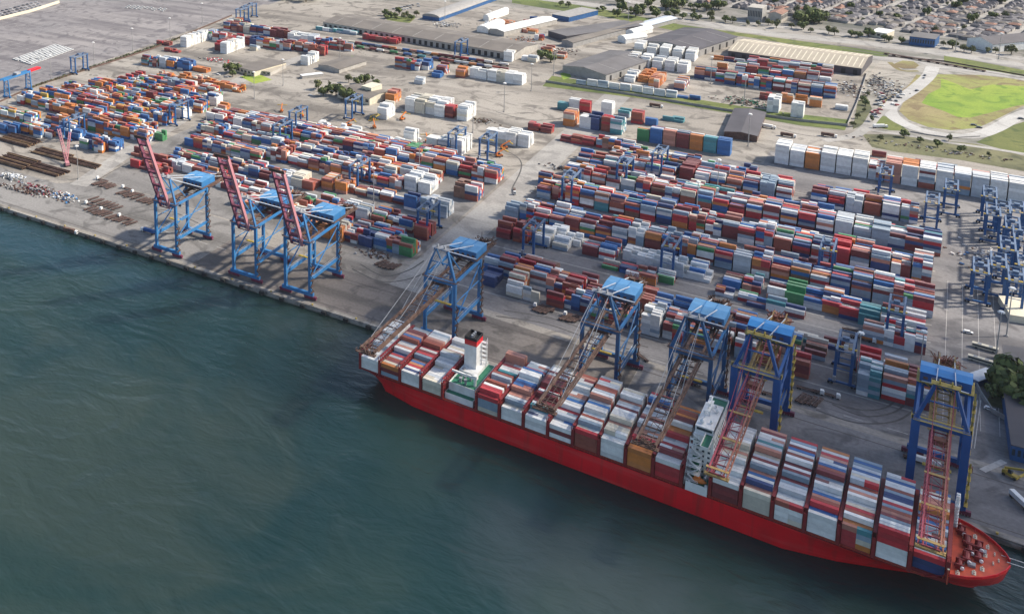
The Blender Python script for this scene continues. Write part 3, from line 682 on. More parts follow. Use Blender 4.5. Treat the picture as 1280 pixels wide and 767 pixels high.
# stacking blocks east of the access road, from the quay inland
for a in [(-247, -222, 695, 2, 3, 4, 'pale'), (-248, -233, 703, 6, 2, 4, 'orange'), (-217, -205, 697, 3, 3, 4, 'red'), (-206, -156, 700, 5, 1, 3, 'mix'), (-184, -160, 694, 5, 2, 4, 'mix'),
          (-150, -136, 694, 6, 4, 5, 'pale'), (-136, -92, 696, 6, 2, 4, 'mix'), (-91, -66, 696, 6, 2, 4, 'mix'), (-60, -42, 694, 4, 3, 4, 'red'), (-22, -9.5, 693, 7, 4, 5, 'teal'), (-9, 15, 696, 6, 3, 5, 'mix'),
          (-276, -240, 723, 5, 2, 4, 'mix'), (-236, -200, 716, 6, 2, 4, 'east'), (-196, -150, 718, 6, 2, 4, 'red'), (-150, -110, 718, 6, 3, 4, 'blue'), (-110, -70, 718, 6, 2, 4, 'mix'), (-68, -40, 720, 5, 1, 3, 'mix'), (-24, -11, 720, 6, 2, 4, 'mix'), (-10, 14, 716, 7, 1, 4, 'east'),
          (-262, -225, 742, 4, 1, 3, 'mix'), (-270, -252, 700, 5, 1, 3, 'mix'), (-206, -190, 742, 3, 1, 2.4, 'mix'), (-100, -70, 741, 3, 1, 2.6, 'east'), (-60, -30, 742, 3, 1, 2.4, 'mix'), (-180, -160, 770, 4, 1, 2.4, 'mix'), (-96, -60, 776, 4, 1, 2.4, 'east'), (-24, 10, 768, 5, 2, 3.4, 'east'), (-150, -128, 738, 2, 1, 2, 'blue'),
          # second row
          (-290, -262, 788, 6, 2, 4, 'red'), (-258, -230, 792, 5, 1, 3, 'pale'), (-220, -194, 795, 6, 2, 3.4, 'mix'), (-141, -128, 797, 6, 1, 3, 'east'), (-116, -90, 799, 5, 1, 2.4, 'mix'), (-86, -40, 796, 6, 1, 3, 'mix'), (-40, -28, 793, 6, 2, 3, 'east'), (-28, 10, 790, 6, 3, 4.4, 'east'),
          # third, fourth and fifth rows
          (-298, -10, 830, 6, 3.4, 5, 'mix'), (-10, 13, 827, 6, 4, 5, 'east'), (-288, -60, 849, 3, 2.4, 4.4, 'mix'), (-60, 13, 848, 3, 2, 4.4, 'east'),
          (-290, -120, 891, 6, 3.2, 5, 'mix'), (-120, 12, 886, 6, 3.2, 5, 'east'), (-270, 12, 909, 3, 2.2, 4.5, 'mix'),
          (-300, -250, 925, 4, 2, 4, 'mix'), (-284, -190, 950, 5, 2.6, 4.2, 'mix'), (-240, -60, 975, 4, 1.6, 3.4, 'mix'), (-286, -194, 1000, 6, 2, 3.6, 'mix'), (-200, -146, 779, 3, 1, 2, 'mix'), (-118, -88, 781, 3, 1, 2, 'east'), (-190, -30, 946, 6, 3, 4.6, 'mix'), (-30, 15, 944, 6, 3, 4.6, 'east'), (-180, 10, 964, 2, 1.5, 3.5, 'mix'),
          # sixth row in two halves
          (-190, -94, 1005, 6, 2.6, 4, 'mix'), (-80, 0, 1006, 6, 3, 4.5, 'east'), (-260, -190, 1024, 7, 1.8, 3.2, 'mix'), (-190, -98, 1023, 5, 2, 3.6, 'mix'), (-78, -8, 1024, 5, 1.6, 3.2, 'east'), (-255, -130, 1046, 4, 1, 3, 'mix'), (-300, -286, 1062, 1, 1, 1.4, 'red'), (-292, -279, 1070, 1, 1.4, 2, 'blue'), (-262, -250, 1036, 5, 2, 3, 'pale'), (-236, -224, 1030, 3, 3, 4, 'orange')]:
    fill(a[0], a[1], a[2], a[3] + (2 if a[3] > 4 else 0), a[4] + .5, a[5] + .7, a[6], uniform=.1, dens=.97)
# low grids of white twenty-foot boxes in the second row
for a in [(-250, -225, 806, 5, 2, 4, 'white'), (-226, -206, 812, 3, 1, 2.4, 'white'), (-190, -168, 800, 6, 2, 3, 'white'), (-166, -146, 796, 7, 2.4, 4, 'white'), (-152, -122, 797, 5, 1.4, 3, 'white'), (-46, -34, 797, 2, 3, 4, 'white')]:
    fill(*a, short=1.0)
# the long wall of stacked empties along the landside fence
for i in range(17):
    x = -121.5 + 13.15 * i
    col = ['white', 'light grey', 'orange', 'white', 'white', 'white', None, 'salmon', 'orange', 'white', 'light grey', 'white', 'light grey', 'white', 'white', 'white', 'light grey'][i]
    for r in range(9):
        n = 7 if i not in (1, 2, 6) else 6
        if col is None:
            for s in (-3.07, 3.07): stack(x + 6.1 + s, 1103 + 1.2 + 2.6 * r, 5, 6.06, 'empties')
        else: stack(x + 6.1, 1103 + 1.2 + 2.6 * r, n, 12.19, 'empties', same=(col if rnd.random() < .7 else ('white' if rnd.random() < .6 else None)))
for a in [(-28, 14, 1168, 2, 1, 2, 'red'), (16, 96, 1158, 2, 1.4, 2.3, 'east'), (-44, -30, 1176, 1, 2, 2, 'salmon' if False else 'red'), (14, 26, 1180, 1, 2, 2, 'teal')]: fill(*a)
# clusters by the grass strip
for a in [(697, 136, 710, 139, 2, 2, 2, 'teal'), (711, 137, 724, 140, 2, 3, 3, 'pale'), (724, 140, 740, 143, 2, 2, 3, 'red'), (703.5, 157, 717, 159, 6, 4, 4, 'orange'), (724, 160, 732, 161, 4, 3, 3, 'pale'), (734, 162, 749, 163.5, 5, 4, 4, 'blue'), (752, 163, 761, 166, 3, 3, 4, 'red'), (762, 167, 777, 169, 6, 4, 4, 'teal'),
          (751, 144, 763, 146, 4, 4, 4, 'pale'), (772, 146, 788, 148, 3, 2, 2, 'teal'), (788, 154, 805, 156, 3, 2.6, 3.4, 'red'), (806, 156, 820, 158, 2, 1.6, 2.2, 'east'), (828, 150, 850, 154, 2, 1, 2, 'teal')]: fpx(*a, short=.2, uniform=.5)
for i, c in enumerate(('green', 'blue', 'salmon', 'maroon', 'orange', 'teal', 'blue')):
    for r in range(4 if i else 2):
        stack(-252 + 13.1 * i + 6, 1101 + 2.62 * r, 6 if i else 5, 12.19, 'empties', same=(c if r < 1 or rnd.random() < .7 else None))

# blocks west of the access road
for a in [(-432, -395, 706, 6, 2.4, 4, 'orange'), (-395, -368, 710, 6, 1.6, 3.2, 'west'), (-368, -346, 712, 6, 2, 3, 'mix'), (-345, -332, 712, 3, 4, 4, 'green'), (-345, -332, 721, 3, 2, 3, 'west'), (-520, -436, 722, 6, 1.4, 3, 'west'),
          (-440, -400, 726, 4, 3, 3.4, 'west'), (-396, -352, 730, 5, 1.4, 2.6, 'mix'), (-348, -332, 748, 6, 3, 4, 'red'), (-392, -352, 754, 6, 1.4, 3, 'west'), (-450, -396, 756, 5, 2.4, 3.4, 'west'), (-560, -455, 748, 6, 1.4, 3, 'west'),
          (-366, -340, 800, 5, 3.4, 4, 'pale'), (-382, -370, 799, 4, 4, 4, 'blue'), (-450, -384, 806, 4, 1, 2.4, 'west'), (-470, -440, 800, 6, 2.4, 3.6, 'orange'), (-600, -474, 790, 6, 1.4, 3, 'west'), (-355, -334, 850, 5, 3.6, 4.4, 'mix'),
          (-402, -374, 842, 6, 3, 4, 'pale'), (-560, -404, 838, 6, 2.4, 4.4, 'west'), (-660, -560, 826, 6, 1.6, 3.4, 'west'),
          (-672, -380, 864, 6, 2.4, 4.2, 'west'), (-690, -480, 906, 6, 2, 3.4, 'west'), (-478, -332, 900, 6, 3, 4.4, 'west'), (-672, -390, 926, 5, 2.4, 3.6, 'west'), (-560, -440, 944, 4, 1, 3, 'white'),
          (-440, -340, 922, 4, 2, 3.6, 'west'), (-668, -620, 744, 4, 1, 2, 'red'), (-640, -560, 762, 5, 1, 2.6, 'west'), (-650, -590, 794, 4, 1, 2.4, 'west'), (-690, -640, 770, 3, 1, 2, 'red')]:
    fill(a[0], a[1], a[2], a[3] + (1 if a[3] > 4 else 0), a[4] + .7, a[5] + .8, a[6], dens=.97)
for a in [(608, 176, 628, 181, 5, 3, 3, 'white'), (630, 181, 660, 186, 7, 3, 3.6, 'white'), (504, 140, 556, 146, 10, 4, 4, 'white'), (571, 150, 583, 152, 9, 4, 4, 'white'), (471.7, 148, 483, 150, 7, 4, 4, 'white'), (483, 127, 495, 131, 6, 3, 3, 'orange'),
          (554, 146, 568, 149, 4, 3, 3, 'red'), (505, 178, 520, 182, 4, 3, 4, 'white'), (533, 186, 560, 192, 5, 2.6, 3.4, 'pale'), (564, 192, 584, 197, 9, 3.4, 4, 'white')]: fpx(*a, short=.05, uniform=.3)
# the far western yard
for a in [(-873, -846, 744, 4, 3, 4, 'blue'), (-848, -816, 756, 5, 3, 3.4, 'far'), (-816, -800, 762, 4, 2, 3, 'far'), (-806, -770, 772, 5, 3, 4, 'blue'), (-754, -722, 757, 5, 3, 4, 'far'), (-722, -710, 768, 4, 2.4, 3.4, 'blue'), (-930, -860, 786, 5, 2, 3.6, 'far'), (-850, -800, 796, 5, 2.4, 4, 'far'),
          (-800, -700, 806, 6, 3, 4, 'far'), (-938, -720, 834, 6, 2.4, 4.2, 'far'), (-700, -690, 822, 3, 2, 3, 'green'), (-930, -718, 866, 6, 2.6, 4.2, 'far'), (-920, -716, 896, 6, 2.4, 4.2, 'far'), (-900, -712, 926, 6, 2.4, 4, 'far'), (-890, -716, 958, 6, 2, 4, 'far'),
          (-880, -740, 990, 5, 1.6, 3.6, 'west'), (-860, -720, 1020, 4, 1, 3, 'orange'), (-724, -711, 958, 4, 3, 4, 'white'), (-705, -692, 950, 3, 1, 2, 'orange')]:
    fill(a[0], a[1], a[2], a[3] + 1, a[4] + .5, a[5] + .7, a[6], short=.3, dens=.9)
# railhead and reefer blocks farther inland
for a in [(176, 81, 196, 84, 4, 2.6, 3.2, 'mix'), (198, 84, 218, 86.5, 5, 3, 3.4, 'mix'), (220, 87, 236, 88.5, 5, 3, 3.4, 'blue'), (225, 58.7, 234, 59.5, 20, 4, 4, 'white'), (274, 67, 284, 68.5, 17, 4, 4, 'white'), (268, 63, 276, 64, 22, 3, 3.4, 'red'), (258, 49, 281, 54, 6, 1.6, 3, 'west'),
          (305.6, 55, 360, 65, 4, 2, 3, 'west'), (360, 61, 388, 67, 5, 2, 3, 'west'), (283, 36.5, 360, 51, 4, 2.6, 3.4, 'west'), (360, 52, 392, 57, 5, 3, 3.4, 'white'), (392, 58, 421, 63, 5, 2, 3, 'mix'), (312, 62.6, 325, 64.5, 4, 2, 2, 'pale'), (375.6, 81, 384, 82, 10, 3, 3, 'white'), (388, 66, 404, 72, 3, 2, 3, 'red'),
          (284, 32, 310, 36, 3, 1.6, 3, 'mix'), (242, 88, 256, 92, 3, 1, 1.6, 'orange'), (491.7, 84.7, 524, 88.5, 4, 2.4, 3, 'mix'), (525, 87, 538, 88.6, 5, 3, 3, 'blue'), (545, 92.6, 556.5, 94, 5, 2.4, 3, 'mix'), (569.6, 96.5, 581, 98.5, 4, 2.4, 3, 'orange'), (587, 97, 606, 100, 4, 3, 3, 'pale'), (610, 100, 650, 107.5, 5, 3, 3.4, 'white'), (516, 105.6, 527, 106.5, 3, 2, 2, 'pale'),
          (396, 37, 444, 45, 2, 1, 1.6, 'teal'), (455, 48, 494, 57, 3, 1, 2, 'red'), (628, 77, 640, 78, 6, 3, 3, 'white'), (650, 76, 668, 78, 4, 1, 2, 'pale')]: fpx(*a, short=.2, uniform=.35)
# the walled depot beyond the grass strip
for a in [(868, 97, 906, 104, 5, 2.6, 3.2, 'mix'), (906, 104, 1044, 125, 6, 3, 3.6, 'mix'), (918, 93, 1038, 109, 6, 2.2, 3.2, 'mix'), (934, 84, 1038, 100, 6, 2, 3, 'mix'), (949, 124, 976, 128, 2, 1, 2, 'red'), (976, 127, 1028, 136, 2, 1.4, 2.3, 'orange'), (892, 74, 930, 80, 1, 1, 1.4, 'mix'), (896, 86, 910, 88, 3, 1.6, 2, 'west'),
          (720, 105, 846, 123, 1, 1.4, 2.2, 'bundle'), (846, 122, 876, 126, 1, 1, 1, 'blue'), (1044, 136, 1056, 139, 2, 1, 1.4, 'pale')]: fpx(*a, short=.2, uniform=.1, dens=.97)
for a in [(988, 146, 1008, 149, 4, 3.6, 4, 'white'), (958, 139.5, 969, 141, 7, 3.6, 4, 'white')]: fpx(*a, short=1.0, dens=1)
for i in range(5):
    for j, (px_, py_) in enumerate(((784 + 15.5 * i, 81 + 2.4 * i), (792 + 16 * i, 66 + 2.5 * i))):
        a = U(px_, py_); fill(a[0], a[0] + 12.4, a[1], 9, 4.6, 5, 'white', short=.1)
for a in [(779, 103, 797, 105, 12, 1.4, 2.6, 'white'), (797, 102, 808, 104, 16, 1, 2, 'orange'), (810, 109, 821, 110, 14, 1.4, 2.4, 'orange'), (842, 112, 854, 114, 10, 1.6, 2.6, 'west')]: fpx(*a, short=.5)
for a in [(540, 96, 548, 98, 3, 2, 2, 'blue'), (420, 62, 440, 65, 2, 2, 3, 'mix'), (470, 52, 494, 56, 2, 1, 2, 'red'), (690, 76, 702, 70, 4, 1, 2, 'orange'), (676, 64, 688, 66, 3, 1, 2, 'mix'), (648, 60, 664, 62, 3, 1, 2, 'west'), (668, 50, 682, 52, 3, 1, 2, 'west'), (610, 60, 626, 62, 2, 1, 2, 'west'), (205, 64, 224, 67, 2, 1, 1.4, 'red'), (196, 55, 212, 58, 2, 1, 1.6, 'red'), (660, 162, 690, 168, 3, 1, 2, 'red'), (700, 176, 740, 184, 3, 1, 2, 'red'), (745, 184, 790, 192, 4, 1, 2.4, 'mix')]: fpx(*a, short=.3)
# yard and depot clutter farther inland
for a in [(598, 37, 612, 38, 9, 1, 2, 'white'), (612, 30, 636, 34, 8, 1, 1.6, 'orange'), (640, 38, 668, 44, 5, 1, 1.6, 'orange'), (672, 70, 690, 62, 5, 1, 2, 'orange'), (655, 30, 676, 34, 4, 1, 2, 'mix')]: fpx(*a, short=.4, dens=.7)

for pa, pb, n_ in (((440, 55), (640, 84), 22), ((442, 60), (640, 90), 22)):
    a, b = Vector(U(*pa)), Vector(U(*pb)); d = b - a
    for k in range(n_):
        if rnd.random() < .85: p_ = a + d * (k / n_); stack(p_.x, p_.y, 1, 12.19, 'mix', math.atan2(d.y, d.x), 2.05)
# ---- containers on the ship: every stack, then the 300 that show largest become things of their own
ORD = ['', 'first', 'second', 'third', 'fourth', 'fifth', 'sixth', 'seventh', 'eighth', 'ninth', 'tenth', 'eleventh', 'twelfth', 'thirteenth', 'fourteenth', 'fifteenth', 'sixteenth', 'seventeenth', 'eighteenth', 'nineteenth']
BASE = [5, 5.2, 5.4, 5.2, 6, 6, 6, 6.4, 6.6, 7, 7, 7, 7, 7, 7, 7, 7, 6.4, 6.4]
SPAL = ['shipwhite', 'ship', 'ship', 'shipwhite', 'ship', 'ship', 'ship', 'ship', 'ship', 'shipwhite', 'ship', 'ship', 'shipwhite', 'ship', 'ship', 'ship', 'ship', 'ship', 'ship']
srnd = random.Random(5)
cand = []
TH = 2.75
for bi, s in enumerate(BAY):
    nr = 19 if bi < 18 else 17
    if bi in (4,): rows_on = list(range(nr))
    else: rows_on = list(range(nr))
    hts = []
    lev = BASE[bi]
    while len(hts) < nr:
        run = srnd.choice((2, 3, 4, 5, 7)); d_ = srnd.choice((0, 0, 0, 0, 0, -1, 0, -1 if bi < 12 else 0))
        hts += [max(3, int(round(lev + d_)))] * run
    hts = hts[:nr]
    if bi != 17:
        e1, e2, e3 = 2 + srnd.choice((0, 1)), 6 + srnd.choice((0, 1)), 11 + srnd.choice((-1, 0, 2))
        for k in range(nr):
            drop = 3 if k < e1 else 2 if k < e2 else 1 if k < e3 else 0
            if lev < 5.5: drop = min(drop, 2)
            hts[k] = max(3, min(hts[k], int(round(lev)) - drop))
    else: hts = [6] * nr
    if bi == 4: hts = [4, 5, 5, 5, 4, 5, 4, 4, 5, 5, 3, 3, 4, 4, 4, 4, 4, 6, 6][:nr]
    pc = None
    for r in rows_on:
        t = (r - (nr - 1) / 2) * 2.53
        half = srnd.random() < .12
        for tier in range(hts[r]):
            if not (pc and srnd.random() < (.72 if tier < hts[r] - 1 and tier else .42)): pc = srnd.choice(PAL[SPAL[bi]])
            for hx in ((3.05, 9.15) if half else (6.1,)):
                x, y, _ = sw(s + hx, t, 0); z = 10.8 + TH * tier
                L = 6.06 if half else 12.19
                colname = pc if not half or hx < 5 else srnd.choice(PAL[SPAL[bi]])
                top = tier == hts[r] - 1
                lower = hts[r - 1] if r > 0 else 0
                side = tier >= lower
                dist2 = (x * x + y * y + (CAM_H - z) ** 2)
                vis = (2.44 * (CAM_H - z) * top + 2.6 * (y - 0) * .98 * side) * L / dist2 ** 1.5
                cand.append((vis, x, y, z, L, colname, bi, r, tier, top, half, hx < 5, side))
order = sorted(range(len(cand)), key=lambda i: -cand[i][0])
ONE = set(order[:300])
def box_mesh(L, H=TH - .06, W=2.44):
    mb = MB(); mb.box(-L / 2, L / 2, -W / 2, W / 2, 0, H - .1)
    mb.box(-L / 2 + .12, L / 2 - .12, -W / 2 + .1, W / 2 - .1, H - .1, H - .02, bottom=False)
    for e in (-1, 1):
        for f_ in (-1, 1): mb.box(min(e * L / 2, e * (L / 2 - .2)), max(e * L / 2, e * (L / 2 - .2)), min(f_ * W / 2, f_ * (W / 2 - .2)), max(f_ * W / 2, f_ * (W / 2 - .2)), H - .1, H, bottom=False)
    return mb
proto = {L: box_mesh(L).build('shipping_container', 'cont_one') for L in (12.19, 6.06)}
used = set()
for i, (vis, x, y, z, L, cn, bi, r, tier, top, half, aft, side) in enumerate(cand):
    if i not in ONE:
        BOXES.append((x, y, z, L, TH - .05, tint(cn), SHR)); continue
    o = proto[L]
    if L in used: o = proto[L].copy(); COL.objects.link(o)
    used.add(L)
    o.location = (x, y, z); o.rotation_euler.z = SHR; o.color = (*tint(cn), 1)
    if bi < 4: where = f'{ORD[4 - bi]} bay aft of funnel'
    elif bi < 12: where = f'{ORD[12 - bi]} bay aft of bridge'
    else: where = f'{ORD[bi - 11]} bay ahead of bridge'
    pos = 'stack top' if top else f'{ORD[tier + 1]} tier up'
    rw = 'water side row' if r == 0 else f'{ORD[r + 1]} row from water'
    lab = f'{cn} container, {pos}, {rw}, {where}' if not half else f'short {cn} container, {"top" if top else pos}, {"aft" if aft else "fore"} end, {rw}, {where}'
    tag(o, lab, 'container', 'containers loaded on the ship')

# ---- the mass of all other containers, one object
nb = len(BOXES)
V, F, CC = [], [], []
for (x, y, z, L, H, c, rot) in BOXES:
    b = len(V); ca, sa = math.cos(rot), math.sin(rot); hl, hw = L / 2, 1.22
    def pt(a, b_, zz): V.append((x + a * ca - b_ * sa, y + a * sa + b_ * ca, zz))
    for zz in (z, z + H - .07):
        for a, b_ in ((-hl, -hw), (hl, -hw), (hl, hw), (-hl, hw)): pt(a, b_, zz)
    for a, b_ in ((-hl + .15, -hw + .12), (hl - .15, -hw + .12), (hl - .15, hw - .12), (-hl + .15, hw - .12)): pt(a, b_, z + H - .02)
    F += [(b, b + 1, b + 5, b + 4), (b + 1, b + 2, b + 6, b + 5), (b + 2, b + 3, b + 7, b + 6), (b + 3, b, b + 4, b + 7), (b + 8, b + 9, b + 10, b + 11),
          (b + 4, b + 5, b + 9, b + 8), (b + 5, b + 6, b + 10, b + 9), (b + 6, b + 7, b + 11, b + 10), (b + 7, b + 4, b + 8, b + 11)]
    du = rnd.uniform(0, .22); rc = tuple(v * (1 - du) + d_ * du for v, d_ in zip(c, (.42, .39, .36)))
    CC += [c] * 4 + [rc] * 5
me = bpy.data.meshes.new('shipping_containers'); me.from_pydata(V, [], F)
at = me.color_attributes.new('paint', 'FLOAT_COLOR', 'CORNER')
buf = []
for c in CC: buf += [c[0], c[1], c[2], 1.0] * 4
at.data.foreach_set('color', buf)
me.materials.append(M['cont']); me.update()
mass = bpy.data.objects.new('shipping_containers', me); COL.objects.link(mass)
tag(mass, 'containers stacked in long rows across the yard and deeper in the ship stacks', 'containers', None, 'stuff')
print('containers', nb + 300)

# ------------------------------------------------------------------ quay cranes
def quay_crane(cx, y0, rz, label, new=False, raised=False, boom_len=103.0):
    worn = not new and not raised and cx > -200
    root = empty('quay_crane', (cx, y0, 0.1), rz, label, 'quay crane', 'quay cranes along the berth')
    blue = 'blue_new' if new else ('blue_worn' if worn else 'blue_old')
    S, G, LW = 10.9, 43.0, (3.7 if new else 2.1)
    TOP, GZ = 47.0, 42.0
    for sx_ in (-1, 1):
        for yy in (0, G):
            lg = MB(); lg.bar((sx_ * S, yy, 3.2), (sx_ * S, yy, TOP), LW, LW * (1.15 if new else 1.0))
            leg = lg.build('leg', blue, root)
            if sx_ > 0:
                # ladder platforms climbing the leg
                st = MB(); side = sx_ * (S + LW / 2 + .9)
                for k in range(8 if yy else 5):
                    z = 6 + 5 * k
                    st.box(side - .8, side + .8, yy - 2.2, yy + 2.2, z, z + .15)
                    st.bar((side + .75, yy - 2.1, z + 1.1), (side + .75, yy + 2.1, z + 1.1), .12, .12)
                    st.bar((side, yy - 2.0 if k % 2 else yy + 2.0, z), (side, yy + 2.0 if k % 2 else yy - 2.0, z + 5), .8, .18)
                st.build('leg_stairs', 'yellow' if new else 'rust_dark', leg)
    for yy in (0, G):
        MB().box(-S - 3, S + 3, yy - 1.1, yy + 1.1, 3.0, 5.6).build('sill_beam', blue, root)
        MB().box(-S + LW / 2, S - LW / 2, yy - 1.0, yy + 1.0, TOP - 3.0, TOP - .4).build('portal_beam', blue, root)
        for sx_ in (-1, 1):
            bg = MB(); xc = sx_ * (S + .2)
            bg.box(xc - 5.2, xc + 5.2, yy - .9, yy + .9, 1.3, 3.0)
            for k in range(8): bg.tube((xc - 4.6 + 1.32 * k, yy - .5, .75), (xc - 4.6 + 1.32 * k, yy + .5, .75), .62, 8)
            bg.build('bogie', 'bogie', root)
    for sx_ in (-1, 1):
        tb = MB(); tb.bar((sx_ * S, LW / 2, 16), (sx_ * S, G - LW / 2, 16), 1.6, 2.2); tb.build('tie_beam', blue, root)
        rl_ = MB()
        for e in (-.75, .75): rl_.bar((sx_ * S + e, 1, 18.2), (sx_ * S + e, G - 1, 18.2), .12, .12)
        for k in range(11): rl_.bar((sx_ * S + .75, 1.5 + 4 * k, 17), (sx_ * S + .75, 1.5 + 4 * k, 18.2), .1, .1)
        rl_.build('handrail', 'yellow' if new else 'pale_steel', root)
        MB().tube((sx_ * S, 1, 17), (sx_ * S, G - 1, TOP - 4), .55, 8).build('diagonal_brace', blue, root)
        MB().tube((sx_ * S, 1.5, 31), (sx_ * S, G - 1.5, 31), .42, 8).build('side_tube', blue, root)
        MB().bar((sx_ * S, 1, TOP - .8), (sx_ * S, G, TOP - .8), 1.3, 1.8).build('top_beam', blue, root)
    # apex frame over the sea legs
    af = MB()
    for sx_ in (-1, 1):
        af.bar((sx_ * S, 0, TOP), (sx_ * 4.2, 1.5, 68), 1.5, 1.5); af.bar((sx_ * 4.2, 1.5, 68), (sx_ * 6.5, 19, TOP), .7, .7)
    af.bar((-5.4, 1.5, 68), (5.4, 1.5, 68), 1.5, 1.3); af.bar((-6.6, 1.0, 58), (6.6, 1.0, 58), .7, .7)
    afo = af.build('apex_frame', blue, root)
    ap = MB(); ap.box(-6.2, 6.2, -.8, 3.6, 68.7, 68.85)
    for e in (-6.2, 6.2): ap.bar((e, -.8, 69.8), (e, 3.6, 69.8), .12, .12)
    for yy in (-.8, 3.6): ap.bar((-6.2, yy, 69.8), (6.2, yy, 69.8), .12, .12)
    for e in (-2.6, 2.6): ap.tube((e - .35, 1.5, 70), (e + .35, 1.5, 70), 1.3, 12)
    ap.build('sheave_platform', 'yellow' if new else 'grey_steel', afo)
    wp = MB()
    wp.box(-S - 1.2, S + 1.2, -2.6, -1.4, TOP - .2, TOP - .05); wp.box(-S - 1.2, S + 1.2, 1.4, 2.6, TOP - .2, TOP - .05)
    for yy in (-2.6, 2.6): wp.bar((-S - 1.2, yy, TOP + 1), (S + 1.2, yy, TOP + 1), .14, .14)
    for e in (-1, 1): wp.box(e * (S + 1.6) - .5, e * (S + 1.6) + .5, -2, 3, TOP - .2, TOP); wp.bar((e * (S + 2.1), -2, TOP + 1), (e * (S + 2.1), 3, TOP + 1), .14, .14)
    wp.build('walkway', 'yellow' if new else 'rust_dark', root)
    # fixed girder with back reach, boom
    gcol = ['rust', 'rust'] if not new else ['boom_yellow', 'boom_red']
    if raised: gcol = ['rust', 'pink']
    def truss(mb, x, ya, yb, zlo, zhi, step, w_, mi=0):
        n = max(2, int(abs(yb - ya) / step)); d_ = (yb - ya) / n
        for e in (-.9, .9): mb.bar((x + e, ya, zlo), (x + e, yb, zlo), w_, w_, mi)
        mb.bar((x, ya, zhi), (x, yb, zhi), w_ * 1.1, w_ * 1.1, mi)
        for k in range(n):
            a_, b_ = ya + d_ * k, ya + d_ * (k + 1)
            for e in (-.9, .9):
                mb.bar((x + e, a_, zlo), (x, (a_ + b_) / 2, zhi), w_ * .45, w_ * .45, mi); mb.bar((x, (a_ + b_) / 2, zhi), (x + e, b_, zlo), w_ * .45, w_ * .45, mi)
            mb.bar((x - .9, a_, zlo), (x + .9, a_, zlo), w_ * .4, w_ * .4, mi)
    gx = 3.6 if new else 4.6
    for sx_ in (-1, 1):
        g_ = MB()
        if new: truss(g_, sx_ * gx, -1, G + 41, GZ, GZ + 3.2, 6, .55)
        else:
            g_.box(sx_ * gx - .55, sx_ * gx + .55, -1, G + 39, GZ, GZ + 2.2)
        g_.build('fixed_girder', gcol[0], root)
    gt = MB()
    for k in range(11): gt.bar((-gx, 2 + 8 * k, GZ + .5), (gx, 2 + 8 * k, GZ + .5), .5, .6)
    for k in range(10): gt.bar((-gx, 2 + 8 * k, GZ + .5), (gx, 10 + 8 * k, GZ + .5), .22, .22)
    for e in (-1, 1):
        gt.box(e * (gx + 1.6) - .5, e * (gx + 1.6) + .5, 0, G + 38, GZ + .2, GZ + .3); gt.bar((e * (gx + 2.1), 0, GZ + 1.3), (e * (gx + 2.1), G + 38, GZ + 1.3), .13, .13)
    gt.build('girder_bracing', 'rust_dark' if not new else 'boom_yellow', root)
    # clutter at the end of the back reach
    bt = MB(); r2 = random.Random(int(cx * 7))
    bt.box(-6.5, 6.5, G + 34, G + 42, GZ - .4, GZ)
    for k in range(46):
        p = (r2.uniform(-6.5, 6.5), G + r2.uniform(33, 43), GZ + r2.uniform(0, 2)); q_ = (p[0] + r2.uniform(-3, 3), p[1] + r2.uniform(-3, 3), GZ + r2.uniform(.5, 4.5)); bt.bar(p, q_, .4, .4)
    bt.box(-4, -1, G + 35, G + 38, GZ, GZ + 2.6); bt.box(1, 3.5, G + 37, G + 40, GZ, GZ + 2.2)
    bt.build('back_reach_platform', 'rust' if not new else 'boom_orange', root)
    # machinery house
    hz = TOP + 1.2; mh = MB()
    x0, x1, ya, yb = -10.2, 10.2, G - 5.5, G + 13.5
    if new: x0, x1, ya, yb = -11.5, 11.5, G - 4, G + 9
    mh.box(x0, x1, ya, yb, hz, hz + 5.4)
    house = mh.build('machinery_house', 'blue_new' if new else 'blue_old', root)
    rf = MB(); rcol = 'blue_roof_new' if new else 'blue_roof'
    rf.add([(x0 - .3, ya - .3, hz + 5.42), (x1 + .3, ya - .3, hz + 5.42), (x1 + .3, (ya + yb) / 2, hz + 6.3), (x0 - .3, (ya + yb) / 2, hz + 6.3), (x1 + .3, yb + .3, hz + 5.42), (x0 - .3, yb + .3, hz + 5.42)], [(0, 1, 2, 3), (3, 2, 4, 5), (1, 4, 2), (0, 3, 5), (0, 5, 4, 1)])
    roof = rf.build('house_roof', rcol, house)
    sm = MB()
    for k in range(1, 3):
        xx = x0 + (x1 - x0) * k / 3
        sm.bar((xx, ya, hz + 5.62), (xx, (ya + yb) / 2, hz + 6.5), .3, .3); sm.bar((xx, (ya + yb) / 2, hz + 6.5), (xx, yb, hz + 5.62), .3, .3)
    sm.build('roof_seam', 'blue_old', roof)
    vn = MB()
    for k in range(5): vn.box(x0 + 1.6 + 3.9 * k, x0 + 3.6 + 3.9 * k, ya - .06, ya, hz + 1.4, hz + 3.0)
    vn.build('house_louvre', 'rust_dark', house)
    hp = MB()
    hp.box(x0 - 1.4, x0, ya - 1.2, yb + 1.2, hz - .4, hz - .2); hp.box(x1, x1 + 1.4, ya - 1.2, yb + 1.2, hz - .4, hz - .2); hp.box(x0, x1, ya - 1.2, ya, hz - .4, hz - .2); hp.box(x0, x1, yb, yb + 1.2, hz - .4, hz - .2)
    for xx in (x0 - 1.4, x1 + 1.4): hp.bar((xx, ya - 1.2, hz + .9), (xx, yb + 1.2, hz + .9), .14, .14)
    for k in range(6): hp.bar((x0 + 3 * k, ya, hz - 1), (x0 + 3 * k + 2, ya + 3, hz - 4), .5, .5)
    hp.build('house_platform', 'yellow' if new else 'rust', house)
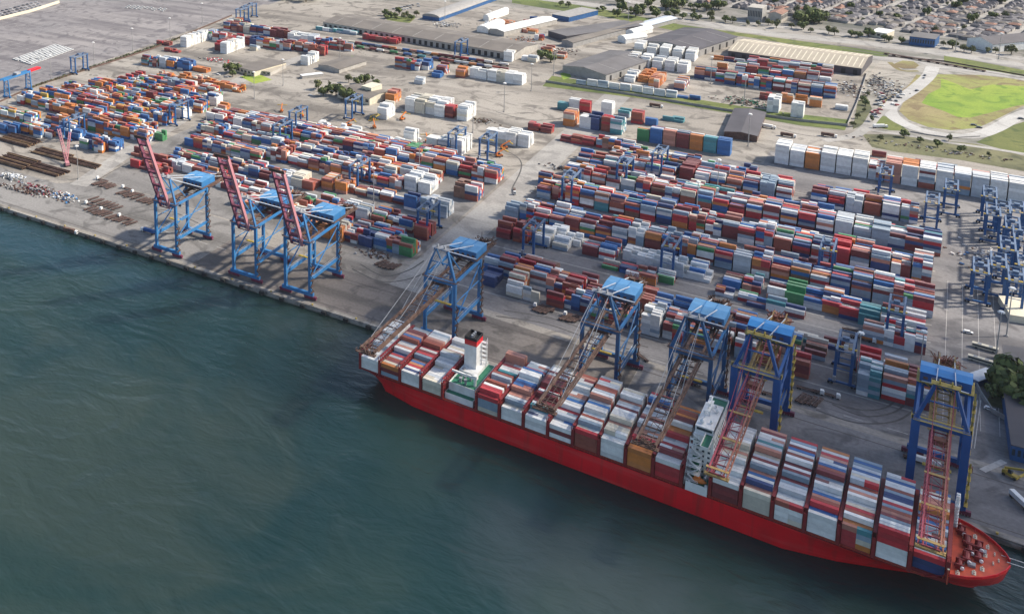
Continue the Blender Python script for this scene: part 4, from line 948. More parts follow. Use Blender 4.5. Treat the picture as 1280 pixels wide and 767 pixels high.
    # stays
    for sx_ in (-1, 1):
        MB().bar((sx_ * 4.2, 2, 68), (sx_ * gx, G + 36, GZ + 2.4), .42, .42).build('back_stay', 'pale_steel', root)
        MB().bar((sx_ * 4.2, 2, 67.6), (sx_ * (S - .6), G - 6, hz + 1.0), .5, .5).build('house_stay', 'pale_steel', root)
    # trolley and driver's cab hang from the girder
    ty = 12 if raised else (-8 if new else 5)
    tr = MB(); tr.box(-gx + .2, gx - .2, ty - 3.2, ty + 3.2, GZ - 1.2, GZ - .2); tr.box(-2.6, 2.6, ty - 2, ty + 2, GZ - .2, GZ + 1.2); tr.build('trolley', 'rust_dark' if not new else 'boom_orange', root)
    cb = MB(); cb.box(1.6, 4.4, ty + 3.4, ty + 6.4, GZ - 4.4, GZ - 1.3); cbo = cb.build('operator_cab', 'white', root)
    MB().box(1.7, 4.3, ty + 3.33, ty + 3.4, GZ - 4.2, GZ - 2.2).build('cab_window', 'glass', cbo)
    sp = MB(); sp.box(-6.1, 6.1, ty - 1, ty + 1, GZ - 15.6, GZ - 14.9)
    for e in (-1.5, 1.5):
        for f_ in (-.8, .8): sp.bar((e, ty + f_, GZ - 14.9), (e, ty + f_, GZ - 1.2), .08, .08)
    sp.build('spreader', 'yellow', root)
    # boom: its own hinge frame so that a raised boom is the same boom turned up
    cols = ('rust', 'rust')
    if new: cols = ('boom_red', 'boom_orange')
    if raised: cols = ('pink_dark', 'pink')  # left girder's shade is painted in as a darker pink
    L = boom_len
    bm_ = MB()
    for idx, sx_ in enumerate((-1, 1)):
        if new: truss(bm_, sx_ * gx, 0, -L, 0, 3.2, 5.5, .62, idx)
        elif raised:
            wd_ = (1.5, 2.0)[idx]
            bm_.box(sx_ * gx - wd_ / 2, sx_ * gx + wd_ / 2, -L, 0, 0, 2.6, idx)
        else:
            bm_.box(sx_ * gx - .5, sx_ * gx + .5, -L, 0, 0, 1.9, idx)
            for k in range(int(L / 9)): bm_.bar((sx_ * (gx + 1.2), -9 * k, .3), (sx_ * (gx + 1.2), -9 * k - 9, .3), .9, .12, idx)
    boom = bm_.build('boom', cols, root)
    boom.location = (0, -1.2, GZ)
    tb = MB(); n = int(L / 8)
    for k in range(n + 1): tb.bar((-gx, -L * k / n, .5), (gx, -L * k / n, .5), .55, .6)
    for k in range(n):
        a_, b_ = -L * k / n, -L * (k + 1) / n
        tb.bar((-gx if k % 2 else gx, a_, .6), (gx if k % 2 else -gx, b_, .6), .25, .25)
    for e in (-1.6, 1.6): tb.bar((e, 0, .9), (e, -L, .9), .22, .22)
    if raised:
        for k in range(5): tb.box(-gx, gx, -L * (k + .6) / 5.2 - 1.6, -L * (k + .6) / 5.2, .2, 2.2)
    br_ = tb.build('boom_bracing', 'pink_dark' if raised else ('rust_dark' if not new else 'boom_red'), boom)
    te = MB(); te.box(-gx - 2, gx + 2, -L - 2.2, -L + .6, -.4, .2)
    for e in (-gx - 2, gx + 2): te.bar((e, -L - 2.2, 1.2), (e, -L + .6, 1.2), .2, .2)
    te.bar((-gx - 2, -L - 2.2, 1.2), (gx + 2, -L - 2.2, 1.2), .2, .2)
    if not new and not raised:
        r3 = random.Random(int(cx * 3))
        for k in range(26): te.bar((r3.uniform(-6, 6), -L + r3.uniform(-2, 6), r3.uniform(0, 1)), (r3.uniform(-6, 6), -L + r3.uniform(-2, 6), r3.uniform(.5, 2.4)), .35, .35)
    if new:
        for yy in (-L * .45, -L * .72, -L): te.box(-gx - 1.5, gx + 1.5, yy - .9, yy + .9, 3.2, 3.45)
    te.build('boom_tip_platform', 'boom_yellow' if new else ('rust_dark' if raised else 'rust'), boom)
    if raised:
        boom.rotation_euler.x = -math.radians(69)
    else:
        for sx_ in (-1, 1):
            for frac in (.45, .86):
                MB().bar((sx_ * 4.0, 1.2, 68), (sx_ * gx, -1.2 - L * frac, GZ + 2.2), .26, .26).build('fore_stay', 'grey_steel' if not new else 'boom_red', root)
        if not new:
            hk = MB()
            for e in (-.6, .6): hk.bar((e, 1.2, 68), (e * 3, -L * .7, GZ + 2), .12, .12)
            hk.build('hoist_cable', 'rubber', root)
    return root

def cy(x): return edge_y(x) + 8.2
for x, new, raised, L, lab in ((-507, 0, 1, 74, 'blue quay crane with pink boom raised, farthest of three idle cranes from the ship'), (-427, 0, 1, 74, 'blue quay crane with pink boom raised, middle one of three idle cranes'),
                               (-378, 0, 1, 72, 'blue quay crane with pink boom raised, idle crane nearest the ship'), (-262, 0, 0, 103, "blue quay crane with rusty boom lowered over the ship's stern"),
                               (-154, 0, 0, 97, 'blue quay crane, rusty boom lowered halfway between funnel and bridge'), (-101.5, 0, 0, 97, 'blue quay crane, rusty boom lowered over the bay just behind the bridge'),
                               (-67, 1, 0, 101, 'dark blue quay crane with red lattice boom beside the white bridge'), (19, 1, 0, 99, "dark blue quay crane with pink and yellow lattice boom at the ship's bow")):
    quay_crane(x, cy(x), 0.0 if x < -300 else -0.02, lab, bool(new), bool(raised), L)

# ------------------------------------------------------------------ yard gantry cranes on rubber tyres
def yard_crane_proto(name, span, H, col, gcol):
    root = empty(name, (0, 0, 0.1))
    W = 4.3
    for yy in (0, span):
        for xx in (-W, W): MB().bar((xx, yy, 1.4), (xx, yy, H), 1.6, 1.6).build('leg', col, root)
        MB().box(-W - 3, W + 3, yy - .7, yy + .7, 1.5, 2.7).build('sill_beam', col, root)
        MB().bar((-W, yy, H - 6), (W, yy, H - 6), .5, .5).build('end_brace', col, root); MB().bar((-W, yy, H * .45), (W, yy, H * .45), .4, .4).build('end_brace', col, root)
        for e in (-W - 2, W + 2):
            for k in (-.9, .9): MB().tube((e + k, yy - .45, .75), (e + k, yy + .45, .75), .78, 10).build('wheel', 'rubber', root)
    for xx in (-W, W):
        g_ = MB(); g_.box(xx - .6, xx + .6, -2.4, span + 2.4, H - 1.3, H + .3); g_.build('girder', gcol, root)
    MB().bar((-W, -2.2, H - .4), (W, -2.2, H - .4), .6, .8).build('end_tie', gcol, root); MB().bar((-W, span + 2.2, H - .4), (W, span + 2.2, H - .4), .6, .8).build('end_tie', gcol, root)
    t = MB(); t.box(-3.6, 3.6, span * .5 - 2.4, span * .5 + 2.4, H + .35, H + .9); t.box(-2.2, 1.4, span * .5 - 1.4, span * .5 + 1.6, H + .9, H + 2.6)
    t.build('trolley', 'rtg_girder', root)
    c = MB(); c.box(-1.2, 1.2, span * .5 - 4.6, span * .5 - 2.4, H - 3.6, H - 1.2); c.build('driver_cab', 'white', root)
    s = MB(); s.box(-6.05, 6.05, span * .5 - .9, span * .5 + .9, H - 5.2, H - 4.6)
    for e in (-1.5, 1.5): s.bar((e, span * .5, H - 4.6), (e, span * .5, H + .4), .12, .12)
    s.build('spreader', 'yellow', root)
    MB().box(-W - .9, -W + .9, -2.5, -.8, 3.2, 6.2).build('engine_box', 'grey_steel', root)
    return root
def place(proto, spots, group, cat):
    index_kids()
    for i, (x, y, rz, lab) in enumerate(spots):
        o = proto if i == 0 else copy_tree(proto)
        o.location = (x, y, 0.1); o.rotation_euler.z = rz; tag(o, lab, cat, group)
def at(px_, py_): return U(px_, py_)
G1 = 'rubber tyred gantry cranes working over the container rows'
rtg = yard_crane_proto('yard_gantry_crane', 24.5, 25, 'blue_rtg', 'rtg_girder')
sp = []
def S(px_, py_, lab, rz=0.0): a = U(px_, py_); sp.append((a[0], a[1], rz, lab))
S(216, 157, 'pale topped gantry crane at the road end of the far western rows')
S(84, 176, 'blue gantry crane over the far western rows beside the steel pipes')
S(92, 93, 'blue gantry crane at the back corner of the far western rows')
S(366, 166, 'gantry crane over the back western rows nearest the idle cranes')
S(346, 184, 'gantry crane over the western rows with pale girders above blue boxes')
S(436, 150, 'pale girdered gantry crane at the inland edge of the western rows')
S(442, 238, 'blue gantry crane in the middle of the western rows beside a light mast')
S(528, 296, 'blue gantry crane at the road end of the front western rows')
S(565, 195, 'tall legged gantry crane beside cream boxes at the back western corner')
S(604, 202, 'blue legged gantry crane next to the white box block by the access road')
S(708, 254, 'blue gantry crane at the road end of the eastern rows')
S(660, 322, 'blue gantry crane with white cab over the front eastern rows near the road')
S(776, 236, 'blue gantry crane over the gap behind the middle eastern rows')
S(820, 222, 'blue gantry crane standing over the orange boxes in the back eastern rows')
S(833, 346, 'dark blue gantry crane over the low white boxes in the eastern rows')
S(1030, 350, 'dark blue gantry crane over the eastern rows with orange boxes below')
S(1052, 482, 'grey legged gantry crane in the truck lane of the front eastern rows')
S(1116, 432, 'dark gantry crane over the front eastern rows near the quay crane at the bow')
S(1104, 250, 'blue gantry crane against the long wall of white empties')
S(1162, 288, 'blue gantry crane parked at the open end of the back eastern rows')
S(1186, 270, 'dark gantry crane parked in front of the white empties, wheels on open ground')
S(1234, 280, 'bright blue gantry crane parked before the last white stacks')
S(1238, 304, 'dark blue gantry crane parked first in the eastern crane park')
S(1268, 300, 'blue gantry crane parked at the back of the eastern crane park')
S(1222, 380, 'blue gantry crane parked nearest the open asphalt in the eastern crane park')
S(1256, 350, 'blue gantry crane parked in the middle of the eastern crane park')
S(1278, 372, 'blue gantry crane parked at the outer side of the eastern crane park')
S(1272, 336, 'blue gantry crane with pale girders in the eastern crane park')
S(1250, 300, 'dark blue gantry crane standing close behind another in the eastern crane park')
S(1262, 322, 'dark blue gantry crane squeezed into the crowded eastern crane park')
S(1244, 372, 'dark blue gantry crane beside the yellow shed end of the crane park')
S(1266, 392, 'dark blue gantry crane nearest the parked buses')
S(298, 30, 'purple blue gantry crane at the railhead nearest the car terminal')
S(308, 25, 'purple blue gantry crane at the railhead, second from the car terminal')
S(572, 74, 'white gantry crane over the railway wagons by the long warehouse')
place(rtg, sp, G1, 'gantry crane')

# wide rail gantry at the western edge
rg = empty('rail_gantry_crane', (-985, 770, .1), math.radians(-8), 'big blue lattice gantry crane with red cantilever by the car terminal', 'gantry crane')
a0 = U(9, 122); b0 = U(36, 112)
rg.location = (a0[0], a0[1], .1); rg.rotation_euler.z = math.atan2(b0[1] - a0[1], b0[0] - a0[0]); LN = math.hypot(b0[0] - a0[0], b0[1] - a0[1])
for xx in (0, LN):
    lg = MB()
    for e in (-5, 5): lg.bar((xx, e, 0), (xx, e * .7, 24), 1.3, 1.3)
    for k in range(4): lg.bar((xx, -5 + .3 * k, 5 * k + 2), (xx, 5 - .3 * k, 5 * k + 7), .5, .5); lg.bar((xx, -5, 5 * k + 3), (xx, 5, 5 * k + 3), .5, .5)
    lg.box(xx - 1, xx + 1, -7, 7, .4, 2); lg.build('trestle_leg', 'blue_old', rg)
for e in (-3, 3): MB().box(-8, LN + 2, e - .8, e + .8, 24, 26.4).build('girder', 'blue_old', rg)
MB().box(LN + 2, LN + 22, -3.6, 3.6, 24, 26.2).build('cantilever', 'red_hull', rg)
MB().box(LN * .5 - 4, LN * .5 + 4, -3.4, 3.4, 26.5, 29).build('trolley', 'grey_steel', rg)

# ------------------------------------------------------------------ vehicles
tr0 = random.Random(17)
def truck_proto(name, cab, load=None):
    r = empty(name, (0, 0, .1))
    c = MB(); c.box(5.6, 7.9, -1.2, 1.2, .8, 2.6); c.box(5.6, 7.5, -1.15, 1.15, 2.6, 3.4); cabo = c.build('cab', cab, r)
    MB().box(7.9, 7.95, -1.05, 1.05, 1.9, 2.9).build('windscreen', 'glass', cabo)
    f = MB(); f.box(-7.4, 5.6, -.5, .5, .9, 1.25); f.box(-7.4, 4.4, -1.2, -.95, 1.05, 1.4); f.box(-7.4, 4.4, .95, 1.2, 1.05, 1.4)
    for x in (-7.2, -3, 1, 4.3): f.box(x - .15, x + .15, -1.2, 1.2, 1.05, 1.35)
    f.build('trailer_frame', 'rust_dark', r)
    for x in (-6.4, -5.1, 3.9, 6.7):
        for y in (-1.0, 1.0): MB().tube((x, y - .22, .5), (x, y + .22, .5), .52, 8).build('wheel', 'rubber', r)
    if load: MB().box(-7.3, 4.6, -1.22, 1.22, 1.42, 4.1).build('load_box', load, r)
    return r
tw = truck_proto('container_truck', 'white'); tb_ = truck_proto('box_truck', 'white', 'blue_new'); tg = truck_proto('goods_truck', 'white', 'white'); tm = truck_proto('goods_truck', 'white', 'rust')
def put(proto, lst, cat, group):
    index_kids()
    for i, (p, rz, lab) in enumerate(lst):
        o = proto if i == 0 else copy_tree(proto)
        x, y = U(*p); o.location = (x, y, .12); o.rotation_euler.z = rz; tag(o, lab, cat, group)
PI = math.pi
put(tw, [((643, 240), -1.2, 'white cab truck with empty trailer driving down the access road'), ((680, 387), PI, 'white cab truck with empty trailer on the apron before the pale box stack'), ((718, 398), PI, 'white cab truck with empty trailer parked beside the short red stacks'), ((800, 446), 2.5, 'white cab truck with long bare trailer between two rusty boomed cranes'),
         ((968, 496), 0, 'white cab truck beside the leg of the red boom crane'), ((1012, 489), 0, 'white cab truck at the end of the dark maroon row'), ((1032, 494), 0, 'white cab truck with bare trailer in the lane beyond the red boom crane'), ((1078, 425), 0, 'white cab truck in the aisle behind the grey legged gantry crane'), ((1068, 415), 0.1, 'small white truck farther up the same aisle'), ((1102, 421), 0, 'long white truck beside the maroon gantry load'),
         ((1148, 577), 0, 'white cab truck under the crane at the bow'), ((1186, 574), 0, 'white cab truck just past the crane at the bow'), ((128, 226), PI, 'white cab truck with bare trailer first on the western apron'), ((160, 237), PI, 'white cab truck with bare trailer second on the western apron'), ((172, 243), PI, 'white cab truck with bare trailer third on the western apron'), ((114, 257), PI, 'white cab truck on the quay side of the western apron'), ((133, 265), PI, 'white cab truck behind another on the quay side of the western apron'), ((156, 273), PI, 'white cab truck last in the quayside line of the western apron'),
         ((860, 480), .3, 'white cab truck behind the crane next to the bridge')], 'truck', 'trucks with container trailers')
put(tb_, [((185, 291), PI, 'truck with blue box load beside the outermost idle crane'), ((668, 24), 0.4, 'truck with blue load near the far highway'), ((743, 42), .9, 'blue loaded truck beside the dark ribbed sheds')], 'truck', None)
put(tg, [((1155, 580), 0, 'white box truck under the crane at the bow'), ((1276, 631), -1.0, 'white box truck parked on the quay beyond the bow'), ((960, 160), -.1, 'white truck on the road by the long white wall of empties'), ((1100, 160), .6, 'white lorry on the junction road by the corner grass')], 'truck', None)
put(tm, [((985, 171), -.05, 'brown loaded truck on the road by the white wall of empties'), ((1036, 171), -.05, 'dark brown loaded truck nearest the road junction'), ((820, 134), 0, 'maroon loaded truck driving along the grass strip'), ((88, 291), 0.1, 'red brown truck standing on the quay apron')], 'truck', None)

tf = MB(); tf.box(-6.2, 6.2, -.5, .5, .9, 1.3)
for x in (-6, -2, 2, 6): tf.box(x - .15, x + .15, -1.2, 1.2, 1.0, 1.4)
for y in (-1.1, 1.1): tf.box(-6.2, 6.2, y - .12, y + .12, 1.0, 1.4)
trl = empty('container_trailer', (0, 0, 0)); tf.build('trailer_frame', 'rust_dark', trl)
for x in (-5, -3.7):
    for y in (-1, 1): MB().tube((x, y - .25, .5), (x, y + .25, .5), .52, 8).build('wheel', 'rubber', trl)
MB().box(3, 3.4, -.8, .8, .1, 1.0).build('landing_leg', 'grey_steel', trl)
lst = []
for (x0, y0, x1, y1, n_) in ((121, 229, 143, 235, 7), (152, 241, 196, 255, 12), (112, 262, 168, 281, 13), (116, 250, 150, 262, 8), (476, 330, 500, 336, 5), (672, 386, 690, 391, 4), (706, 397, 726, 402, 5), (1000, 498, 1030, 506, 4)):
    for k in range(n_): lst.append(((x0 + (x1 - x0) * k / n_ + tr0.uniform(-1, 1), y0 + (y1 - y0) * k / n_ + tr0.uniform(-1, 1)), tr0.uniform(-.06, .06) + 1.25, 'bare dark container trailer parked on the apron pavement'))
put(trl, lst, 'trailer', 'bare trailers parked about the apron')
def car_mesh(name, col):
    mb = MB(); mb.prism([(-2.2, -.88), (2.2, -.88), (2.2, .88), (-2.2, .88)], .3, .85, 0)
    mb.add([(-1.7, -.8, .85), (1.1, -.8, .85), (1.1, .8, .85), (-1.7, .8, .85), (-1.2, -.68, 1.45), (.4, -.68, 1.45), (.4, .68, 1.45), (-1.2, .68, 1.45)], [(0, 1, 5, 4), (1, 2, 6, 5), (2, 3, 7, 6), (3, 0, 4, 7)], 1)
    mb.add([(-1.75, -.86, 1.47), (.75, -.86, 1.47), (.75, .86, 1.47), (-1.75, .86, 1.47)], [(0, 1, 2, 3)], 0)
    for x in (-1.35, 1.35):
        mb.tube((x, -.9, .33), (x, -.66, .33), .33, 8, 2); mb.tube((x, .66, .33), (x, .9, .33), .33, 8, 2)
    return mb.build(name, [col, 'glass', 'rubber'])
M['car_silver'] = mat('car_silver', (0.42, 0.43, 0.45), .3); M['car_dark'] = mat('car_dark', (0.045, 0.05, 0.065), .3); M['car_red'] = mat('car_red', (0.32, 0.03, 0.03), .3)
cars = {k: car_mesh('parked_car', c) for k, c in (('white', 'white'), ('silver', 'car_silver'), ('dark', 'car_dark'), ('red', 'car_red'))}
fresh = {k: True for k in cars}
def car(k, x, y, rz, lab, group=None):
    o = cars[k]
    if not fresh[k]: o = cars[k].copy(); COL.objects.link(o)
    fresh[k] = False; o.location = (x, y, .14); o.rotation_euler.z = rz; o.scale = (1.28, 1.4, 1.2)
    for key in ('label', 'group'):
        if key in o: del o[key]
    tag(o, lab, 'car', group)
r = random.Random(3)
a, b, c_ = U(18, 75), U(38, 81), U(70, 57)
for i in range(7):
    for j in range(30):
        if r.random() < .05: continue
        x = a[0] + (b[0] - a[0]) * i / 6 + (c_[0] - a[0]) * j / 29; y = a[1] + (b[1] - a[1]) * i / 6 + (c_[1] - a[1]) * j / 29
        car('white', x, y, .2 + r.uniform(-.05, .05), 'new white car in the tight block on the empty car terminal', 'white cars parked in rows on the terminal')
for i in range(3):
    for j in range(9):
        p = U(158 + 5.6 * j + 2.0 * i, 6.5 + .5 * j - 1.3 * i + 4)
        if r.random() < .85: car('white', p[0], p[1], .2, 'white car in the second block at the far edge of the terminal', 'white cars at the far edge of the terminal')
for i in range(3):
    for j in range(10):
        p = U(4 + 5.2 * j - 3 * i, 20 - 1.35 * j - 2.3 * i)
        car(r.choice(('dark', 'dark', 'silver', 'dark', 'white')), p[0], p[1], r.uniform(-.1, .1) + .6, 'car parked in the crowded lot beyond the pale wall', 'cars parked beyond the pale wall')
for i in range(2):
    for j in range(10):
        p = U(492 + 3.4 * j + 4 * i, 12 - .7 * j + 2.2 * i)
        if r.random() < .8: car(r.choice(('dark', 'silver', 'white', 'dark', 'silver')), p[0], p[1], .3, 'car parked in the lot beside the arched hall', 'cars parked beside the arched hall')
for i in range(3):
    for j in range(10):
        p = U(1090 + 2.6 * i + 3.8 * j * .62, 141 - 5.2 * j * .9 + i * 3.0) if j < 6 else U(1112 + 4 * (j - 6) + 2 * i, 126 - 4 * (j - 6) + 2.4 * i)
        if r.random() < .85: car(r.choice(('dark', 'silver', 'white', 'red', 'dark')), p[0], p[1], r.choice((.3, 1.8)), 'car parked on the gravel lot inside the road bend', 'cars parked inside the road bend')
for i, (p, k, rz, lab) in enumerate([((1092, 146), 'dark', .8, 'dark car on the junction road beside the corner grass'), ((1121, 132), 'red', 1.0, 'red car on the bend of the loop road'), ((1146, 114), 'dark', 1.2, 'dark car on the bend beside the field'), ((1155, 98), 'silver', 1.4, 'silver car at the top of the loop road'), ((1156, 95), 'dark', 1.4, 'dark car behind the silver one at the top of the loop road'),
                                     ((1217, 157), 'dark', .2, 'dark car by the lower edge of the field'), ((1224, 160), 'dark', .1, 'second dark car by the lower edge of the field'), ((1276, 149), 'dark', .5, 'dark car leaving the loop road past the field'), ((1237, 512), 'white', -.1, 'white car parked beside the blue shed road'), ((1210, 416), 'white', 0.1, 'lone white van on the open eastern asphalt'), ((440, 126), 'white', 0, 'white car under the trees by the small office'),
                                     ((388, 120), 'silver', .1, 'silver car parked beside the green trees'), ((273, 94), 'white', .1, 'white car beside the flat roofed office'), ((283, 97), 'silver', .2, 'silver car beside the flat roofed office')]):
    car(k, *U(*p), rz, lab)
# buses, forklift, stackers
bs = MB(); bs.box(-7, 7, -1.35, 1.35, .5, 3.3)
bus = empty('bus', (0, 0, 0)); bs.build('body', 'cream', bus); MB().box(-6.6, 6.6, -1.4, -1.35, 1.7, 2.7).box(-6.6, 6.6, 1.35, 1.4, 1.7, 2.7).box(7, 7.05, -1.2, 1.2, 1.5, 2.9).build('window_band', 'glass', bus); MB().box(-4, -2, -.8, .8, 3.3, 3.55).box(2, 4, -.8, .8, 3.3, 3.55).build('roof_unit', 'grey_steel', bus)
for x in (-4.6, 4.4):
    for y in (-1.15, 1.15): MB().tube((x, y - .2, .55), (x, y + .2, .55), .55, 8).build('wheel', 'rubber', bus)
put(bus, [((1231, 437), -.1, 'cream bus parked nearest the crane park'), ((1226, 453), -.12, 'long cream bus parked behind the other buses'), ((1253, 455), 1.0, 'cream bus parked at an angle by the grey building')], 'bus', 'cream buses parked together')
def stacker(name, col):
    r_ = empty(name, (0, 0, 0)); MB().box(-3.6, 3.6, -1.6, 1.6, 1.1, 2.4).box(-3.6, -2.0, -1.5, 1.5, 2.4, 3.2).build('chassis', col, r_)
    MB().box(-1.2, .6, -.9, .9, 2.4, 4.2).build('cab', 'glass', r_); MB().bar((-3, 0, 4.0), (7, 0, 8.6), .9, 1.1).build('lifting_arm', col, r_); MB().box(6.2, 7.4, -6, 6, 6.4, 7.0).build('spreader', 'yellow', r_)
    for x in (-2.6, 2.6):
        for y in (-1.5, 1.5): MB().tube((x, y - .4, .85), (x, y + .4, .85), .85, 10).build('wheel', 'rubber', r_)
    return r_
put(stacker('reach_stacker', 'orange'), [((352, 140), 2.0, 'orange reach stacker at the inland edge of the western rows'), ((378, 146), 2.0, 'orange reach stacker between white boxes behind the western rows'), ((436, 158), .8, 'orange reach stacker beside the back western gantry'), ((503, 150), 1.4, 'orange reach stacker in front of the white reefer wall'), ((534, 178), 2.2, 'orange reach stacker lifting beside the back western rows'),
                                         ((468, 160), 2.2, 'orange reach stacker right of the cream boxes'), ((624, 196), .9, 'orange reach stacker near the access road bend'), ((630, 186), .8, 'orange reach stacker beside the white block by the access road'), ((300, 115), .9, 'orange reach stacker at the far western yard road')], 'reach stacker', 'orange reach stackers')
put(stacker('yellow_tractor', 'yellow'), [((1263, 596), -.5, 'yellow tractor with lifting arm on the quay beyond the bow'), ((466, 150), 0, 'yellow stacker with white box beside the orange blocks')], 'tractor', None)

# ------------------------------------------------------------------ light masts
lm = empty('light_mast', (0, 0, 0)); MB().tube((0, 0, 0), (0, 0, 36), .48, 8, 0, .24).box(-.9, .9, -.9, .9, 0, .8).build('mast_pole', 'pole', lm)
hd = MB(); hd.tube((0, 0, 35.4), (0, 0, 36.0), 1.5, 10)
for k in range(8): hd.box(1.7 * math.cos(k * .785) - .35, 1.7 * math.cos(k * .785) + .35, 1.7 * math.sin(k * .785) - .35, 1.7 * math.sin(k * .785) + .35, 34.9, 35.5)
hd.build('lamp_ring', 'white', lm)
sp = []
for p, lab in (((98, 224), 'tall light mast by the steel pipe stacks'), ((166, 64), 'light mast on the edge of the car terminal beyond the white cars'), ((213, 50), 'light mast on the car terminal edge behind the reefer rows'), ((118, 83), 'light mast on the car terminal edge nearest the far western rows'), ((64, 100), 'light mast on the car terminal edge by the lattice gantry'), ((253, 30), 'light mast with cluttered head by the purple gantry cranes'),
               ((318, 124), 'light mast on the open concrete behind the western rows'), ((354, 107), 'light mast beside the flat roofed office lawn'), ((258, 154), 'light mast at the western yard road'), ((467, 255), 'white light mast among orange boxes in the western rows'), ((524, 215), 'pink lit light mast in the back western rows'), ((591, 166), 'light mast behind the white reefer stacks'), ((630, 140), 'light mast at the bend of the access road'),
               ((664, 114), 'light mast at the corner of the grass strip'), ((692, 94), 'light mast beside the grey gable shed'), ((425, 78), 'light mast by the brown canopy roof'), ((870, 275), 'white light mast amid the middle eastern rows'), ((896, 245), 'white light mast in the back eastern rows'), ((935, 183), 'light mast beside the dark open shed'), ((888, 105), 'light mast inside the walled depot'), ((930, 130), 'light mast at the scrap corner of the depot'),
               ((1070, 480), 'light mast in the truck lane by the grey legged gantry'), ((1148, 478), 'light mast beside the crane at the bow'), ((1244, 452), 'light mast by the parked buses'), ((1258, 420), 'light mast at the edge of the crane park'), ((1194, 66), 'light mast on the far highway'), ((1248, 74), 'light mast on the far highway past the white hall'), ((612, 42), 'light mast beside the white roofed depot'), ((556, 28), 'light mast beside the arched hall'), ((785, 30), 'light mast on the highway verge')):
    a = U(*p); sp.append((a[0], a[1], 0, lab))
place(lm, sp, 'tall light masts', 'light mast')

# ------------------------------------------------------------------ buildings
def hall(name, c, L, W, H, rz, label, wallm='wall_grey', roofm='roof_grey', ridge=2.2, skylights=0, doors=0, windows=0, kind='gable', cat='warehouse', group=None):
    """long hall: c = centre on the ground, L along its local x, W across"""
    o = empty(name, (c[0], c[1], 0.05), rz, label, cat, group)
    w_ = MB(); w_.box(-L / 2, L / 2, -W / 2, W / 2, 0, H)
    if kind == 'gable':
        for e in (-1, 1): w_.add([(e * L / 2, -W / 2, H), (e * L / 2, W / 2, H), (e * L / 2, 0, H + ridge)], [(0, 1, 2)])
    wl = w_.build('wall', wallm, o)
    rf = MB(); ov = .8
    if kind == 'gable':
        for s in (-1, 1):
            y0_, z0_ = s * (W / 2 + ov), H - ridge * ov / (W / 2)
            rf.add([(-L / 2 - ov, y0_, z0_ + .12), (L / 2 + ov, y0_, z0_ + .12), (L / 2 + ov, 0, H + ridge + .12), (-L / 2 - ov, 0, H + ridge + .12)], [(0, 1, 2, 3) if s < 0 else (3, 2, 1, 0)])
            rf.add([(-L / 2 - ov, y0_, z0_ - .25), (L / 2 + ov, y0_, z0_ - .25), (L / 2 + ov, y0_, z0_ + .12), (-L / 2 - ov, y0_, z0_ + .12)], [(0, 1, 2, 3)])
    elif kind == 'arch':
        n = 12
        pts_ = [(-math.cos(math.pi * k / n) * (W / 2 + .4), H + math.sin(math.pi * k / n) * ridge + .1) for k in range(n + 1)]
        for (ya, za), (yb, zb) in zip(pts_, pts_[1:]): rf.add([(-L / 2 - .4, ya, za), (L / 2 + .4, ya, za), (L / 2 + .4, yb, zb), (-L / 2 - .4, yb, zb)], [(0, 1, 2, 3)])
        for e in (-1, 1): rf.add([(e * (L / 2 + .1), y_, z_) for y_, z_ in pts_], [tuple(range(n + 1))])
    else:
        rf.box(-L / 2 - .3, L / 2 + .3, -W / 2 - .3, W / 2 + .3, H, H + .5)
    roof = rf.build('roof', roofm, o)
    if skylights:
        for k in range(skylights):
            x = -L / 2 + L * (k + .5) / skylights; s_ = MB()
            for s in (-1, 1):
                ya, yb = s * W * .46, s * W * .06
                za = H + ridge * (1 - abs(ya) / (W / 2)) + .2; zb = H + ridge * (1 - abs(yb) / (W / 2)) + .2
                s_.bar((x, ya, za), (x, yb, zb), 1.3 if skylights > 12 else .8, .12)
            s_.build('skylight', 'cream' if skylights > 12 else 'wall_grey', roof)
    for k in range(doors):
        x = -L / 2 + L * (k + .5) / doors
        MB().box(x - min(2.4, L / doors * .3), x + min(2.4, L / doors * .3), -W / 2 - .07, -W / 2, 0, H * .7).build('loading_door', 'black', wl)
    for k in range(windows):
        x = -L / 2 + L * (k + .5) / windows
        MB().box(x - L / windows * .28, x + L / windows * .28, -W / 2 - .07, -W / 2, H * .35, H * .78).build('window', 'glass', wl)
    return o
def quad_hall(name, fl, fr, depth, H, label, **kw):
    """front wall foot from pixel fl to pixel fr, reaching depth metres inland"""
    a, b = Vector(U(*fl)), Vector(U(*fr)); d = b - a; rz = math.atan2(d.y, d.x)
    n = Vector((-d.y, d.x)).normalized(); c = (a + b) / 2 + n * depth / 2
    if kw.get('kind', 'gable') != 'flat' and depth > 1.25 * d.length: return hall(name, c, depth, d.length, H, rz + math.pi / 2, label, **kw)
    return hall(name, c, d.length, depth, H, rz, label, **kw)
quad_hall('long_warehouse', (404, 35), (643, 76), 72, 10, 'very long warehouse with brown grey roof and a row of dark openings', roofm='roof_brown', wallm='wall', ridge=4, doors=34, skylights=9)
quad_hall('gable_warehouse', (703, 91), (757, 103), 118, 10, 'grey gabled warehouse at the end of the grass strip', roofm='roof_grey', ridge=4, doors=5, skylights=2)
quad_hall('dark_roof_warehouse', (801, 60), (868, 73), 120, 11, 'dark purple grey roofed warehouse behind the white bundled boxes', roofm='roof_dark', ridge=5, doors=6, skylights=3)
quad_hall('arched_rib_warehouse', (910, 72), (1076, 95), 82, 10, 'long beige roofed warehouse with pale curved ribs', roofm='roof_beige', wallm='roof_dark', ridge=6, skylights=24, doors=12)  # dark wall colour stands in for the shaded open front
quad_hall('open_canopy', (905, 172), (946, 178), 92, 7, 'dark open sided shed beside the grass strip', roofm='roof_dark', wallm='rust_dark', ridge=2)
